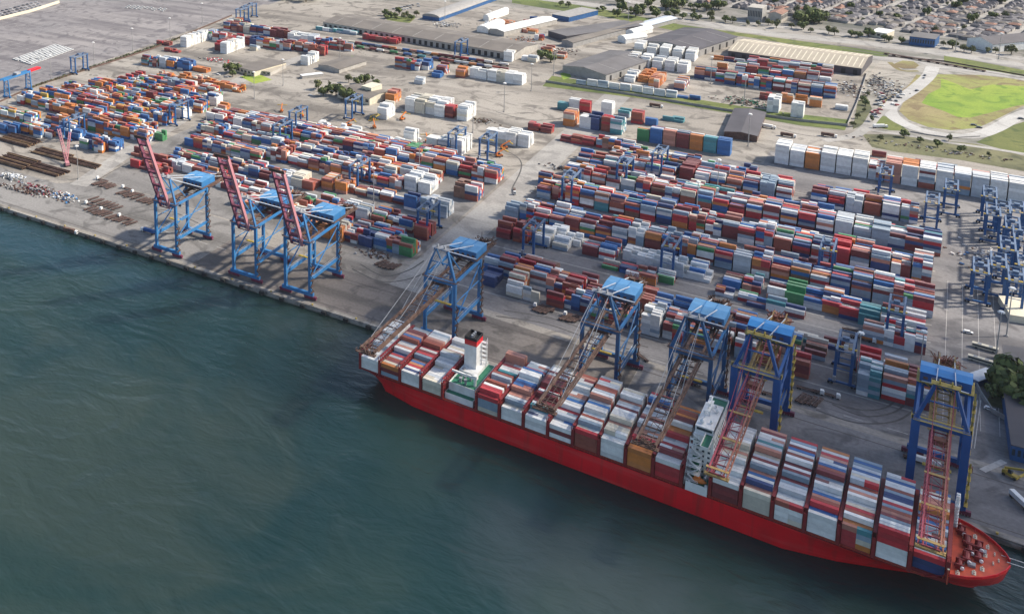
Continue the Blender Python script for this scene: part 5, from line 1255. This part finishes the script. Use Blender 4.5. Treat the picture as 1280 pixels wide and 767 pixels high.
quad_hall('ribbed_shed', (685, 46), (708, 53), 150, 9, 'grey shed with dark open front beyond the gabled warehouse', roofm='roof_grey', wallm='roof_dark', ridge=2, kind='flat')
quad_hall('brown_shed', (702, 57), (716, 60), 190, 8, 'narrow brown grey shed alongside the grey open shed', roofm='roof_brown', ridge=2)
quad_hall('white_shed', (612, 42), (630, 46), 130, 8, 'long white roofed shed beyond the long warehouse', roofm='white', wallm='wall', ridge=2)
quad_hall('arched_hall', (528, 24), (549, 27), 250, 6, 'arched grey hall with blue end wall', roofm='wall_grey', wallm='blue_rtg', ridge=5, kind='arch', cat='hall')
quad_hall('white_tent', (596, 40), (610, 42), 60, 6, 'white domed storage tent by the white shed', roofm='white', wallm='white', ridge=5, kind='arch', cat='tent')
quad_hall('white_tent', (604, 26), (611, 27), 70, 6, 'white domed storage tent farther back near the highway', roofm='white', wallm='white', ridge=5, kind='arch', cat='tent')
quad_hall('white_tent', (772, 52), (782, 55), 40, 6, 'white domed tent beside the dark roofed warehouse', roofm='white', wallm='white', ridge=5, kind='arch', cat='tent')
quad_hall('white_tent', (782, 45), (792, 47), 50, 6, 'white domed tent behind the other beside the dark roofed warehouse', roofm='white', wallm='white', ridge=5, kind='arch', cat='tent')
quad_hall('blue_shed', (790, 36), (806, 39), 90, 7, 'small pale blue roofed shed near the highway', roofm='pale_steel', ridge=2, cat='shed')
quad_hall('blue_walled_store', (690, 24), (711, 28), 80, 8, 'grey roofed store with blue walls behind the grey shed', roofm='wall_grey', wallm='blue_rtg', kind='flat', cat='shed')
quad_hall('office_building', (422, 122), (462, 132), 40, 9, 'brown roofed office among green trees behind the western rows', roofm='roof_brown', wallm='cream', ridge=2, windows=6, cat='office')
quad_hall('office_tower', (452, 122), (464, 125), 22, 15, 'cream square tower on the office among green trees', roofm='cream', wallm='cream', kind='flat', windows=2, cat='office')
quad_hall('canopy_roof', (398, 86), (424, 92), 60, 6, 'brown canopy roof with white gable on the open concrete', roofm='roof_brown', wallm='wall', ridge=2, cat='canopy')
quad_hall('gate_house', (378, 99), (404, 96), 8, 4, 'low white gatehouse strip beside the brown canopy', roofm='white', wallm='wall', kind='flat', cat='gatehouse')
quad_hall('courtyard_office', (296, 90), (318, 96), 62, 7, 'flat roofed courtyard office beside the small lawn', roofm='roof_brown', wallm='cream', kind='flat', windows=5, cat='office')
quad_hall('low_office', (318, 92), (338, 95), 44, 5, 'low pale roofed building next to the lawn', roofm='roof_beige', wallm='wall', kind='flat', windows=4, cat='office')
quad_hall('quay_building', (1262, 574), (1320, 590), 90, 9, 'dark roofed building at the eastern end of the quay', roofm='roof_dark', wallm='blue_rtg', kind='flat', windows=8, cat='building')
quad_hall('grey_building', (1254, 486), (1330, 506), 45, 8, 'grey roofed building behind the parked buses', roofm='roof_grey', wallm='cream', ridge=2, windows=8, cat='building')
quad_hall('blue_store', (1206, 476), (1222, 484), 20, 4, 'small blue grey tin shed beside the bow crane', roofm='pale_steel', wallm='blue_rtg', kind='flat', cat='shed')
quad_hall('yellow_store', (1262, 402), (1300, 408), 30, 5, 'low pale yellow shed at the edge of the crane park', roofm='cream', wallm='cream', kind='flat', cat='shed')
quad_hall('white_hall', (1208, 58), (1240, 66), 90, 12, 'white walled hall with dark hipped roof beyond the highway', roofm='roof_dark', wallm='white', ridge=6, doors=2, cat='hall')
quad_hall('apartment_block', (934, 26), (952, 28), 30, 22, 'dark blue grey apartment block beyond the highway', roofm='wall', wallm='wall_grey', kind='flat', windows=9, cat='apartment block')
quad_hall('pink_block', (960, 27), (976, 29), 34, 14, 'pink walled block beside the apartment block', roofm='roof_tile', wallm='wall', ridge=3, windows=7, cat='apartment block')
quad_hall('blue_terrace', (1136, 56), (1168, 60), 36, 12, 'dark blue row of shops beyond the highway', roofm='roof_grey', wallm='blue_rtg', kind='flat', windows=10, cat='shops')
quad_hall('station', (1088, 46), (1108, 49), 30, 8, 'cream low building with three white bays beyond the highway', roofm='white', wallm='cream', kind='flat', windows=3, cat='shops')

# town houses beyond the highway
hp_ = []
for i, (rm, wm) in enumerate((('roof_town', 'wall_town'), ('roof_brown', 'wall_town'), ('roof_town_pale', 'wall_town'), ('roof_tile', 'wall_town'), ('roof_town', 'wall_town_pale'), ('roof_brown', 'wall_town'))):
    o = empty('house', (0, 0, 0)); L, W, H = 15 + 3 * (i % 3), 11 + 2 * (i % 2), 5 + 2 * (i % 2)
    MB().box(-L / 2, L / 2, -W / 2, W / 2, 0, H).build('wall', wm, o)
    rf = MB(); v = [(-L / 2 - .6, -W / 2 - .6, H), (L / 2 + .6, -W / 2 - .6, H), (L / 2 + .6, W / 2 + .6, H), (-L / 2 - .6, W / 2 + .6, H), (-L / 2 + W * .35, 0, H + 3.0), (L / 2 - W * .35, 0, H + 3.0)]
    rf.add(v, [(0, 1, 5, 4), (1, 2, 5), (2, 3, 4, 5), (3, 0, 4)]); rf.build('roof', rm, o)
    hp_.append(o)
index_kids()
hr = random.Random(21); cnt = 0; started = set()
HL = ['house with dark hipped roof and grey walls', 'house with brown grey hipped roof', 'house with grey hipped roof', 'house with reddish tiled hipped roof', 'house with dark hipped roof and pale walls', 'house with wide brown grey roof and grey walls']
ang = math.radians(14)
streets = []
for bx in range(-10, 13):
    for by in range(0, 12):
        ox, oy = bx * 62 - 40, by * 84
        for ix in range(4):
            for iy in range(7):
                lx, ly = ox + ix * 12.5 + hr.uniform(-2.5, 2.5), oy + iy * 11 + hr.uniform(-2, 2)
                x = lx * math.cos(ang) + ly * math.sin(ang); y = 1795 - lx * math.sin(ang) + ly * math.cos(ang)
                if y < 1752 - (x + 560) * .125 + 24 or hr.random() < .12: continue
                # keep what the photograph shows: inside the frame's upper corner
                q0 = RM[2][0] * x + RM[2][1] * y + RM[2][2] * (-CAM_H)
                px_ = PX + FOC * (RM[0][0] * x + RM[0][1] * y - RM[0][2] * CAM_H) / q0; py_ = PY + FOC * (RM[1][0] * x + RM[1][1] * y - RM[1][2] * CAM_H) / q0
                if not (820 < px_ < 1300 and -6 < py_ < 80): continue
                if px_ < 1000 and py_ < -2 : continue
                streets.append((py_, x, y))
streets.sort(reverse=True)
for py_, x, y in streets:
    k = hr.choice((0, 0, 0, 0, 1, 2, 2, 2, 3, 4, 4, 4, 2, 5)); cnt += 1
    rz = -ang + hr.choice((0, math.pi / 2)) + hr.uniform(-.06, .06)
    if cnt <= 300:
        o = hp_[k] if k not in started else copy_tree(hp_[k])
        started.add(k); o.location = (x, y, .05); o.rotation_euler.z = rz
        s_ = hr.uniform(.62, .9); o.scale = (s_ * 1.15, s_ * 1.1, hr.uniform(.55, .85)); tag(o, HL[k] + ' in the dense town beyond the highway', 'house', 'houses of the town beyond the highway')
rest = streets[300:]
if rest:
    mbr = MB()
    for py_, x, y in rest:
        L, W, H = hr.uniform(9, 14), hr.uniform(7, 10), hr.uniform(2.8, 4.5); a_ = -ang + hr.choice((0, math.pi / 2)); ca, sa = math.cos(a_), math.sin(a_)
        tfm = lambda u, v_, z: (x + u * ca - v_ * sa, y + u * sa + v_ * ca, z)
        mbr.add([tfm(*p) for p in ((-L / 2, -W / 2, 0), (L / 2, -W / 2, 0), (L / 2, W / 2, 0), (-L / 2, W / 2, 0), (-L / 2, -W / 2, H), (L / 2, -W / 2, H), (L / 2, W / 2, H), (-L / 2, W / 2, H))], [(0, 1, 5, 4), (1, 2, 6, 5), (2, 3, 7, 6), (3, 0, 4, 7)], 0)
        mbr.add([tfm(*p) for p in ((-L / 2 - .5, -W / 2 - .5, H), (L / 2 + .5, -W / 2 - .5, H), (L / 2 + .5, W / 2 + .5, H), (-L / 2 - .5, W / 2 + .5, H), (-L / 4, 0, H + 3), (L / 4, 0, H + 3))], [(0, 1, 5, 4), (1, 2, 5), (2, 3, 4, 5), (3, 0, 4)], hr.choice((1, 1, 1, 2, 2, 3)))
    tag(mbr.build('houses', ['wall_town', 'roof_town', 'roof_town_pale', 'roof_tile']), 'farthest roofs of the dense town at the top edge', 'houses', None, 'stuff')
print('houses', cnt)
for k in range(-9, 12):
    lx0 = k * 62 - 40 - 14
    p0 = (lx0 * math.cos(ang) + 0 * math.sin(ang), 1795 - lx0 * math.sin(ang)); p1 = (p0[0] + 1000 * math.sin(ang), p0[1] + 1000 * math.cos(ang))
    ribbon('street', [p0, p1], 11 if k % 3 else 16, 0.1, 'road', px=False, steps=2)
for k in range(1, 9):
    ly = k * 84 - 15
    p0 = (-640 * math.cos(ang) + ly * math.sin(ang), 1795 + 640 * math.sin(ang) + ly * math.cos(ang)); p1 = (p0[0] + 1300 * math.cos(ang), p0[1] - 1300 * math.sin(ang))
    ribbon('street', [p0, p1], 7, 0.14, 'road_dark', px=False, steps=2)

# ------------------------------------------------------------------ trees and bushes
def tree_proto(name, R, H, n, leaf, seed):
    rr = random.Random(seed); o = empty(name, (0, 0, 0))
    t = MB(); t.tube((0, 0, 0), (0, 0, H * .55), R * .09, 6, 0, R * .05)
    for k in range(5):
        a_ = k * 1.26 + rr.uniform(-.3, .3); t.tube((0, 0, H * (.3 + .05 * k)), (R * .6 * math.cos(a_), R * .6 * math.sin(a_), H * (.55 + .05 * k)), R * .045, 5, 0, R * .02)
    t.build('trunk', 'trunk', o)
    c = MB(); blobs = [(rr.uniform(-.55, .55) * R, rr.uniform(-.55, .55) * R, H * rr.uniform(.5, .88), R * rr.uniform(.3, .55)) for _ in range(9)]
    for k in range(n):
        bx_, by_, bz_, br_ = rr.choice(blobs); u = Vector((rr.gauss(0, 1), rr.gauss(0, 1), rr.gauss(0, 1))).normalized(); p = Vector((bx_, by_, bz_)) + u * br_ * rr.uniform(.6, 1.05)
        d1 = Vector((rr.gauss(0, 1), rr.gauss(0, 1), rr.gauss(0, 1))).normalized(); d2 = u.cross(d1).normalized(); s = R * rr.uniform(.07, .15)
        d1 = u.cross(d2)
        c.add([p - d1 * s - d2 * s, p + d1 * s - d2 * s * .7, p + d1 * s * .8 + d2 * s, p - d1 * s * .9 + d2 * s], [(0, 1, 2, 3)])
    c.build('crown', leaf, o)
    return o
trees = [tree_proto('tree', 5.5, 9, 420, 'leaf', 1), tree_proto('tree', 4.2, 7, 360, 'leaf_dry', 2), tree_proto('tree', 7, 10, 520, 'leaf', 3)]
tall = tree_proto('cypress_tree', 2.6, 14, 300, 'leaf', 7)
index_kids()
tr_ = random.Random(8); st_ = set()
def plant(k, p, lab, group, s=1.0):
    o = trees[k] if k not in st_ else copy_tree(trees[k]); st_.add(k)
    x, y = U(*p); o.location = (x, y, 0); o.rotation_euler.z = tr_.uniform(0, 6.3); v = s * tr_.uniform(.8, 1.25); o.scale = (v, v, v * tr_.uniform(.85, 1.15)); tag(o, lab, 'tree', group)
for p, k, s in (((398, 112), 1, 1.5), ((410, 116), 0, 1.6), ((420, 120), 2, 1.5), ((430, 124), 2, 1.4), ((440, 127), 0, 1.7), ((425, 113), 0, 1.3), ((404, 120), 0, 1.2), ((447, 108), 0, 1.3), ((456, 106), 2, 1.2), ((468, 110), 0, 1.3), ((436, 103), 1, 1.2), ((474, 114), 1, 1.0)):
    plant(k, p, 'dark green tree crowding round the office behind the western rows', 'trees round the small office', s)
for p, k, s in (((297, 90), 0, 1.4), ((287, 92), 2, 1.2), ((291, 96), 0, 1.2), ((306, 97), 1, 1.0)): plant(k, p, 'dark tree shading the flat roofed courtyard office', 'trees by the courtyard office', s)
for i in range(40):
    t = i / 39; x = 700 + 560 * t
    plant(tr_.choice((0, 1, 1, 2)), (x + tr_.uniform(-6, 6), 9 + 62 * t * (.75 + .25 * t) + tr_.uniform(-2.5, 1.5)), 'roadside tree on the green verge of the highway', 'trees along the highway verge', tr_.uniform(.8, 1.5))
for i in range(26): plant(tr_.choice((0, 2, 2, 1)), (tr_.uniform(770, 900), tr_.uniform(4, 26) if i % 2 else tr_.uniform(6, 18)), 'bushy green tree between the highway and the town', 'trees between highway and town', tr_.uniform(.9, 1.7))
for i in range(30): plant(tr_.choice((0, 2, 1)), (tr_.uniform(960, 1280), tr_.uniform(0, 44)), 'green tree standing among the roofs of the town', 'trees among the town houses', tr_.uniform(.8, 1.4))
for i in range(9): plant(2, (1000 + 3 * i + tr_.uniform(-3, 3), 26 + tr_.uniform(-5, 5)), 'large dark tree in the grove beside the pink block', 'trees of the grove by the pink block', 1.5)
for p in ((1066, 158), (1072, 148), (1080, 140), (1082, 132), (1090, 152), (1078, 126), (1084, 120), (1130, 172), (1150, 178), (1172, 184), (1200, 190), (1236, 196), (1100, 176), (1186, 176)):
    plant(tr_.choice((0, 1)), p, 'small scrubby tree beside the loop road and its banks', 'scrub trees beside the loop road', .8)
for p, s in (((1240, 498), 1.3), ((1250, 490), 1.6), ((1262, 494), 1.7), ((1274, 500), 1.6), ((1256, 504), 1.4), ((1268, 510), 1.4), ((1282, 490), 1.6), ((1246, 484), 1.2), ((1278, 510), 1.5), ((1290, 500), 1.7)): plant(2 if s > 1.4 else 0, p, 'dark leafy tree in the thicket beside the grey roofed building', 'trees of the quayside thicket', s)
for i in range(12): plant(tr_.choice((0, 1)), (482 + 3.5 * i + tr_.uniform(-3, 3), 21 + tr_.uniform(-3, 5)), 'tree on the rough grass beside the arched hall', 'trees by the arched hall', 1.1)
for i in range(10): plant(2, (tr_.uniform(352, 400), tr_.uniform(-3, 3)), 'dark tree in the wood at the top of the car terminal', 'trees beyond the car terminal', 1.6)
for p in ((676, 74), (683, 72), (688, 78)): plant(2, p, 'dark bushy tree near the end of the long warehouse', 'trees by the long warehouse', 1.2)
for i, (p, lab) in enumerate((((412, 112), 'slim cypress tree rising over the office trees'), ((466, 105), 'slim cypress tree behind the cream office tower'))):
    o = tall if i == 0 else copy_tree(tall); x, y = U(*p); o.location = (x, y, 0); tag(o, lab, 'tree')
# hedge along the terminal fence
hb = MB(); hr2 = random.Random(4)
a, b = Vector(U(40, 110)), Vector(U(232, 46))
for k in range(900):
    t = hr2.random(); p = a.lerp(b, t); s = hr2.uniform(.4, 1.0); z = hr2.uniform(.3, 2.6)
    d1 = Vector((hr2.gauss(0, 1), hr2.gauss(0, 1), hr2.gauss(0, 1))).normalized(); d2 = d1.orthogonal().normalized(); c = Vector((p.x + hr2.uniform(-2.2, 2.2), p.y + hr2.uniform(-1, 1), z))
    hb.add([c - d1 * s - d2 * s, c + d1 * s - d2 * s, c + d1 * s + d2 * s, c - d1 * s + d2 * s], [(0, 1, 2, 3)])
tag(hb.build('hedge', 'leaf_dry'), 'straggling scrub along the fence of the car terminal', 'hedge', None, 'stuff')

# ------------------------------------------------------------------ fences and walls
def wall_run(name, pts, h, th, material, label, cat='wall', px=True):
    P = [U(*p) for p in pts] if px else pts
    mb = MB()
    for a_, b_ in zip(P, P[1:]): mb.bar((a_[0], a_[1], h / 2), (b_[0], b_[1], h / 2), th, h)
    return tag(mb.build(name, material), label, cat)
wall_run('terminal_wall', [(-30, 33), (0, 25), (40, 15), (74, 4)], 5, 1.6, 'cream', 'long pale wall at the edge of the car terminal')
wall_run('depot_wall', [(682, 103), (800, 121), (908, 139), (1000, 152), (1059, 158), (1072, 128), (1084, 92)], 3.0, .4, 'wall_grey', 'dark boundary wall round the depot behind the grass strip')
wall_run('terminal_fence', [(0, 128), (42, 109), (190, 62), (290, 20)], 2.4, .25, 'rust_dark', 'dark fence between the car terminal and the container yard', 'fence')
wall_run('highway_barrier', [(1110, 71), (1180, 77), (1280, 95), (1400, 116)], 1.4, .5, 'rust_dark', 'dark barrier along the railway by the highway', 'barrier')
wall_run('loop_barrier', [(1138, 165), (1160, 169), (1190, 173), (1225, 171)], 1.2, .6, 'wall_grey', 'grey barrier round the outside of the loop road', 'barrier')
wall_run('thicket_wall', [(1214, 470), (1226, 494), (1240, 516), (1262, 528), (1300, 536)], 3.0, .6, 'wall_grey', 'grey wall between the quay lot and the thicket')
# railway wagons
wg = empty('railway_wagon', (0, 0, 0)); MB().box(-7, 7, -1.4, 1.4, 1.0, 1.5).build('wagon_frame', 'rust_dark', wg); MB().box(-6.6, 6.6, -1.35, 1.35, 1.5, 2.0).build('wagon_body', 'rust', wg)
for x in (-4.8, 4.8): MB().box(x - 1.4, x + 1.4, -.9, .9, .2, 1.0).build('wheel_set', 'rubber', wg)
sp = []
for row, (pa, pb, n, txt) in enumerate((((440, 55), (640, 84), 22, 'brown freight wagon in the siding before the long warehouse'), ((442, 60), (640, 90), 22, 'brown freight wagon in the siding nearer the container stacks'), ((1112, 69), (1236, 91), 11, 'dark freight wagon of the train along the highway'))):
    a, b = Vector(U(*pa)), Vector(U(*pb)); d = b - a
    for k in range(n):
        p = a + d * (k / n); sp.append((p.x, p.y, math.atan2(d.y, d.x), txt))
index_kids()
for i, (x, y, rz, lab) in enumerate(sp):
    o = wg if i == 0 else copy_tree(wg); o.location = (x, y, .15); o.rotation_euler.z = rz; tag(o, lab, 'wagon', lab.replace('brown freight wagon', 'wagons').replace('dark freight wagon', 'wagons'))
for pa, pb in (((420, 52), (650, 86)), ((420, 57), (650, 92)), ((1050, 60), (1400, 118)), ((1050, 57), (1400, 113))):
    a, b = U(*pa), U(*pb); structure(MB().bar((a[0], a[1], .12), (b[0], b[1], .12), 2.6, .08).build('railway_track', 'rail'))

# steel pipes by the western apron, crawler crane, scrap
pm = MB().tube((-24, 0, .55), (24, 0, .55), .55, 8).build('steel_pipe', 'rust'); pm2 = MB().tube((-24, 0, .55), (24, 0, .55), .55, 8).build('steel_pipe', 'pipe_tan')
for o in (pm, pm2): tag(o, 'long rusty steel pipe lying in the pipe stacks', 'pipe', 'rusty pipes stacked by the western apron')
i = 0
for base, n, m_ in (((10, 207), 12, 3), ((52, 216), 9, 2), ((16, 180), 10, 3), ((58, 196), 9, 2), ((98, 206), 6, 2)):
    a = U(*base)
    for k in range(n):
        for l in range(m_):
            if l >= m_ - (k % 3 == 2): continue
            o = (pm, pm2)[i] if i < 2 else (pm2 if tr_.random() < .4 else pm).copy()
            if i > 1: COL.objects.link(o)
            i += 1; o.location = (a[0] + tr_.uniform(-2, 2), a[1] + 2.3 * k, .12 + 1.05 * l)
cc = empty('crawler_crane', (*U(84, 207), .1), 2.5, 'pink lattice boom crane standing over the rusty pipes', 'crane')
MB().box(-4, 4, -3.4, -1.8, 0, 1.6).box(-4, 4, 1.8, 3.4, 0, 1.6).build('crawler_track', 'rubber', cc); MB().box(-5, 3, -2, 2, 1.6, 4.6).build('crane_body', 'pink', cc)
def lattice(mb, p, q_, w_, n):
    p, q_ = Vector(p), Vector(q_); d = q_ - p; s = d.cross(Vector((0, 0, 1))).normalized() * w_; u = s.cross(d).normalized() * w_
    cs_ = [s + u, s - u, -s - u, -s + u]
    for c in cs_: mb.bar(p + c, q_ + c, .38, .38)
    for k in range(n):
        a_, b_ = p + d * (k / n), p + d * ((k + 1) / n)
        for j in range(4): mb.bar(a_ + cs_[j], b_ + cs_[(j + 1) % 4], .25, .25)
lb_ = MB(); lattice(lb_, (3, 0, 4), (22, 4, 34), 1.3, 10); lb_.build('lattice_boom', 'pink', cc)
lb_ = MB(); lattice(lb_, (3, 0, 4), (30, -9, 26), 1.0, 10); lb_.build('luffing_jib', 'pink', cc)
def heap(name, p, rx, ry, n, mats_, label, hz_=3.0, seed=1):
    rr = random.Random(seed); mb = MB(); x0, y0 = U(*p)
    for k in range(n):
        x, y = rr.gauss(0, rx * .5), rr.gauss(0, ry * .5); z = hz_ * max(0, 1 - (x / rx / 1.2) ** 2 - (y / ry / 1.2) ** 2) * rr.random()
        mb.bar((x, y, z + .3), (x + rr.uniform(-3, 3), y + rr.uniform(-2, 2), z + .3 + rr.uniform(-.2, 1)), rr.uniform(.4, 1.8), rr.uniform(.4, 1.4), rr.randrange(len(mats_)))
    o = mb.build(name, mats_, None, (x0, y0, .1)); tag(o, label, 'scrap', None, 'stuff')
heap('scrap_debris', (16, 222), 14, 7, 160, ['white', 'pale_steel', 'wall', 'grey_steel'], 'pale heap of crushed sheeting at the western apron', 3, 1)
heap('scrap_debris', (48, 238), 22, 9, 220, ['rust', 'boom_red', 'rust_dark', 'wall_grey', 'grey_steel'], 'reddish heap of machine scrap at the western apron', 3, 2)
heap('scrap_debris', (80, 247), 14, 8, 140, ['white', 'blue_old', 'rust', 'wall_grey'], 'mixed heap of scrap with blue pieces at the western apron', 2, 3)
heap('scrap_debris', (18, 236), 34, 4, 140, ['rust', 'rust_dark', 'wall_grey'], 'low line of rusty scrap along the western quay', 1.4, 4)
heap('scrap_debris', (928, 128), 30, 18, 160, ['rust', 'wall', 'rust_dark', 'green_deck'], 'scrap and broken trailers in the corner of the depot', 3, 5)
heap('scrap_debris', (1108, 112), 16, 44, 130, ['car_dark', 'wall_grey', 'rust_dark', 'white'], 'dark scrap and vehicles on the gravel lot inside the road bend', 3, 21)
heap('scrap_debris', (1094, 104), 10, 40, 90, ['car_dark', 'rust_dark', 'wall_grey'], 'dark scrap along the depot side of the gravel lot', 3, 22)
heap('scrap_debris', (1062, 112), 16, 30, 110, ['car_dark', 'rust', 'white', 'wall_grey'], 'trucks and scrap crowded at the end of the walled depot', 3, 23)
heap('scrap_debris', (330, 40), 40, 18, 80, ['car_dark', 'wall_grey', 'rust'], 'clutter on the open ground behind the railhead', 2, 6)
heap('scrap_debris', (700, 66), 18, 26, 110, ['rust', 'wall_grey', 'wall', 'rust_dark'], 'clutter beside the narrow brown shed', 3, 7)
heap('scrap_debris', (560, 32), 20, 16, 90, ['car_dark', 'wall', 'grey_steel', 'white'], 'machinery and clutter beside the arched hall', 3, 8)
heap('scrap_debris', (655, 52), 24, 24, 100, ['rust', 'wall', 'orange', 'grey_steel'], 'clutter in the yard beyond the long warehouse', 3, 9)
heap('scrap_debris', (688, 232), 10, 34, 70, ['rust_dark', 'wall_grey', 'grey_steel'], 'line of spare frames beside the access road', 1.6, 10)
heap('scrap_debris', (706, 212), 16, 7, 60, ['rust_dark', 'car_dark', 'grey_steel'], 'dark spare trailers behind the first eastern gantry', 1.6, 11)
heap('scrap_debris', (605, 152), 14, 8, 60, ['rust_dark', 'wall_grey', 'trunk'], 'rusty scrap ring on the concrete near the white stacks', 1.5, 12)
heap('scrap_debris', (1250, 330), 26, 30, 170, ['blue_rtg', 'grey_steel', 'rust_dark', 'white'], 'spare crane parts strewn in the eastern crane park', 3, 13)
heap('scrap_debris', (1180, 190), 80, 10, 60, ['wall_grey', 'rust_dark'], 'low clutter behind the wall of empties', 1.2, 14)
heap('scrap_debris', (470, 318), 12, 8, 60, ['rust_dark', 'grey_steel', 'rust'], 'bare trailer frames before the green box stack', 1.2, 15)
heap('scrap_debris', (270, 76), 24, 12, 70, ['red_hull', 'white', 'car_dark', 'wall_grey'], 'parked tractors and clutter by the courtyard office', 2, 16)

# thin air haze: one even box of air round the camera and everything in view
hz = MB().box(-2600, 2600, -700, 4200, -9, 420).build('haze', M['white'])
hm = bpy.data.materials.new('air'); hm.use_nodes = True; hn = hm.node_tree
for n_ in list(hn.nodes):
    if n_.type == 'BSDF_PRINCIPLED': hn.nodes.remove(n_)
pv = hn.nodes.new('ShaderNodeVolumePrincipled'); pv.inputs['Color'].default_value = (0.86, 0.9, 1.0, 1); pv.inputs['Density'].default_value = 0.000014
hn.links.new(pv.outputs[0], [n_ for n_ in hn.nodes if n_.type == 'OUTPUT_MATERIAL'][0].inputs['Volume'])
hz.data.materials.clear(); hz.data.materials.append(hm)
tag(hz, None, None, None, 'stuff')

# broken cloud high over the inland side: its shade lies on the eastern half of the port
cm = bpy.data.materials.new('cloud_vapour'); cm.use_nodes = True; cn = cm.node_tree
for n_ in list(cn.nodes):
    if n_.type == 'BSDF_PRINCIPLED': cn.nodes.remove(n_)
tr1 = cn.nodes.new('ShaderNodeBsdfTransparent'); df1 = cn.nodes.new('ShaderNodeBsdfDiffuse'); df1.inputs[0].default_value = (.85, .86, .88, 1); mx1 = cn.nodes.new('ShaderNodeMixShader'); mx1.inputs[0].default_value = 0.04
cn.links.new(tr1.outputs[0], mx1.inputs[1]); cn.links.new(df1.outputs[0], mx1.inputs[2]); cn.links.new(mx1.outputs[0], [n_ for n_ in cn.nodes if n_.type == 'OUTPUT_MATERIAL'][0].inputs['Surface'])
def cloud(gx0, gx1, gy0, gy1, z, n, seed):
    """lumpy cloud bank whose shade falls on the ground rectangle gx0..gx1, gy0..gy1"""
    rr = random.Random(seed); k = z / sz; mb = MB()
    for i in range(n):
        R_ = rr.uniform(60, 130); x = rr.uniform(gx0, gx1) + sx * k; y = rr.uniform(gy0, gy1) + sy * k; zz = z + rr.uniform(-10, 60)
        m_, q_ = 12, 6; vs_ = []; fs_ = []
        for j in range(q_ + 1):
            for l in range(m_):
                t, f_ = math.pi * j / q_, 2 * math.pi * l / m_; w_ = R_ * (1 + .16 * math.sin(3 * f_ + i) * math.sin(t) + .1 * math.cos(5 * t + i))
                vs_.append((x + w_ * math.sin(t) * math.cos(f_), y + w_ * math.sin(t) * math.sin(f_), zz + .45 * w_ * math.cos(t)))
        for j in range(q_):
            for l in range(m_): fs_.append((j * m_ + l, (j + 1) * m_ + l, (j + 1) * m_ + (l + 1) % m_, j * m_ + (l + 1) % m_))
        mb.add(vs_, fs_)
    o = mb.build('cloud', M['white'], smooth=True); o.data.materials.clear(); o.data.materials.append(cm); o['kind'] = 'stuff'
    return o
cloud(-330, 420, 400, 860, 1250, 40, 3)
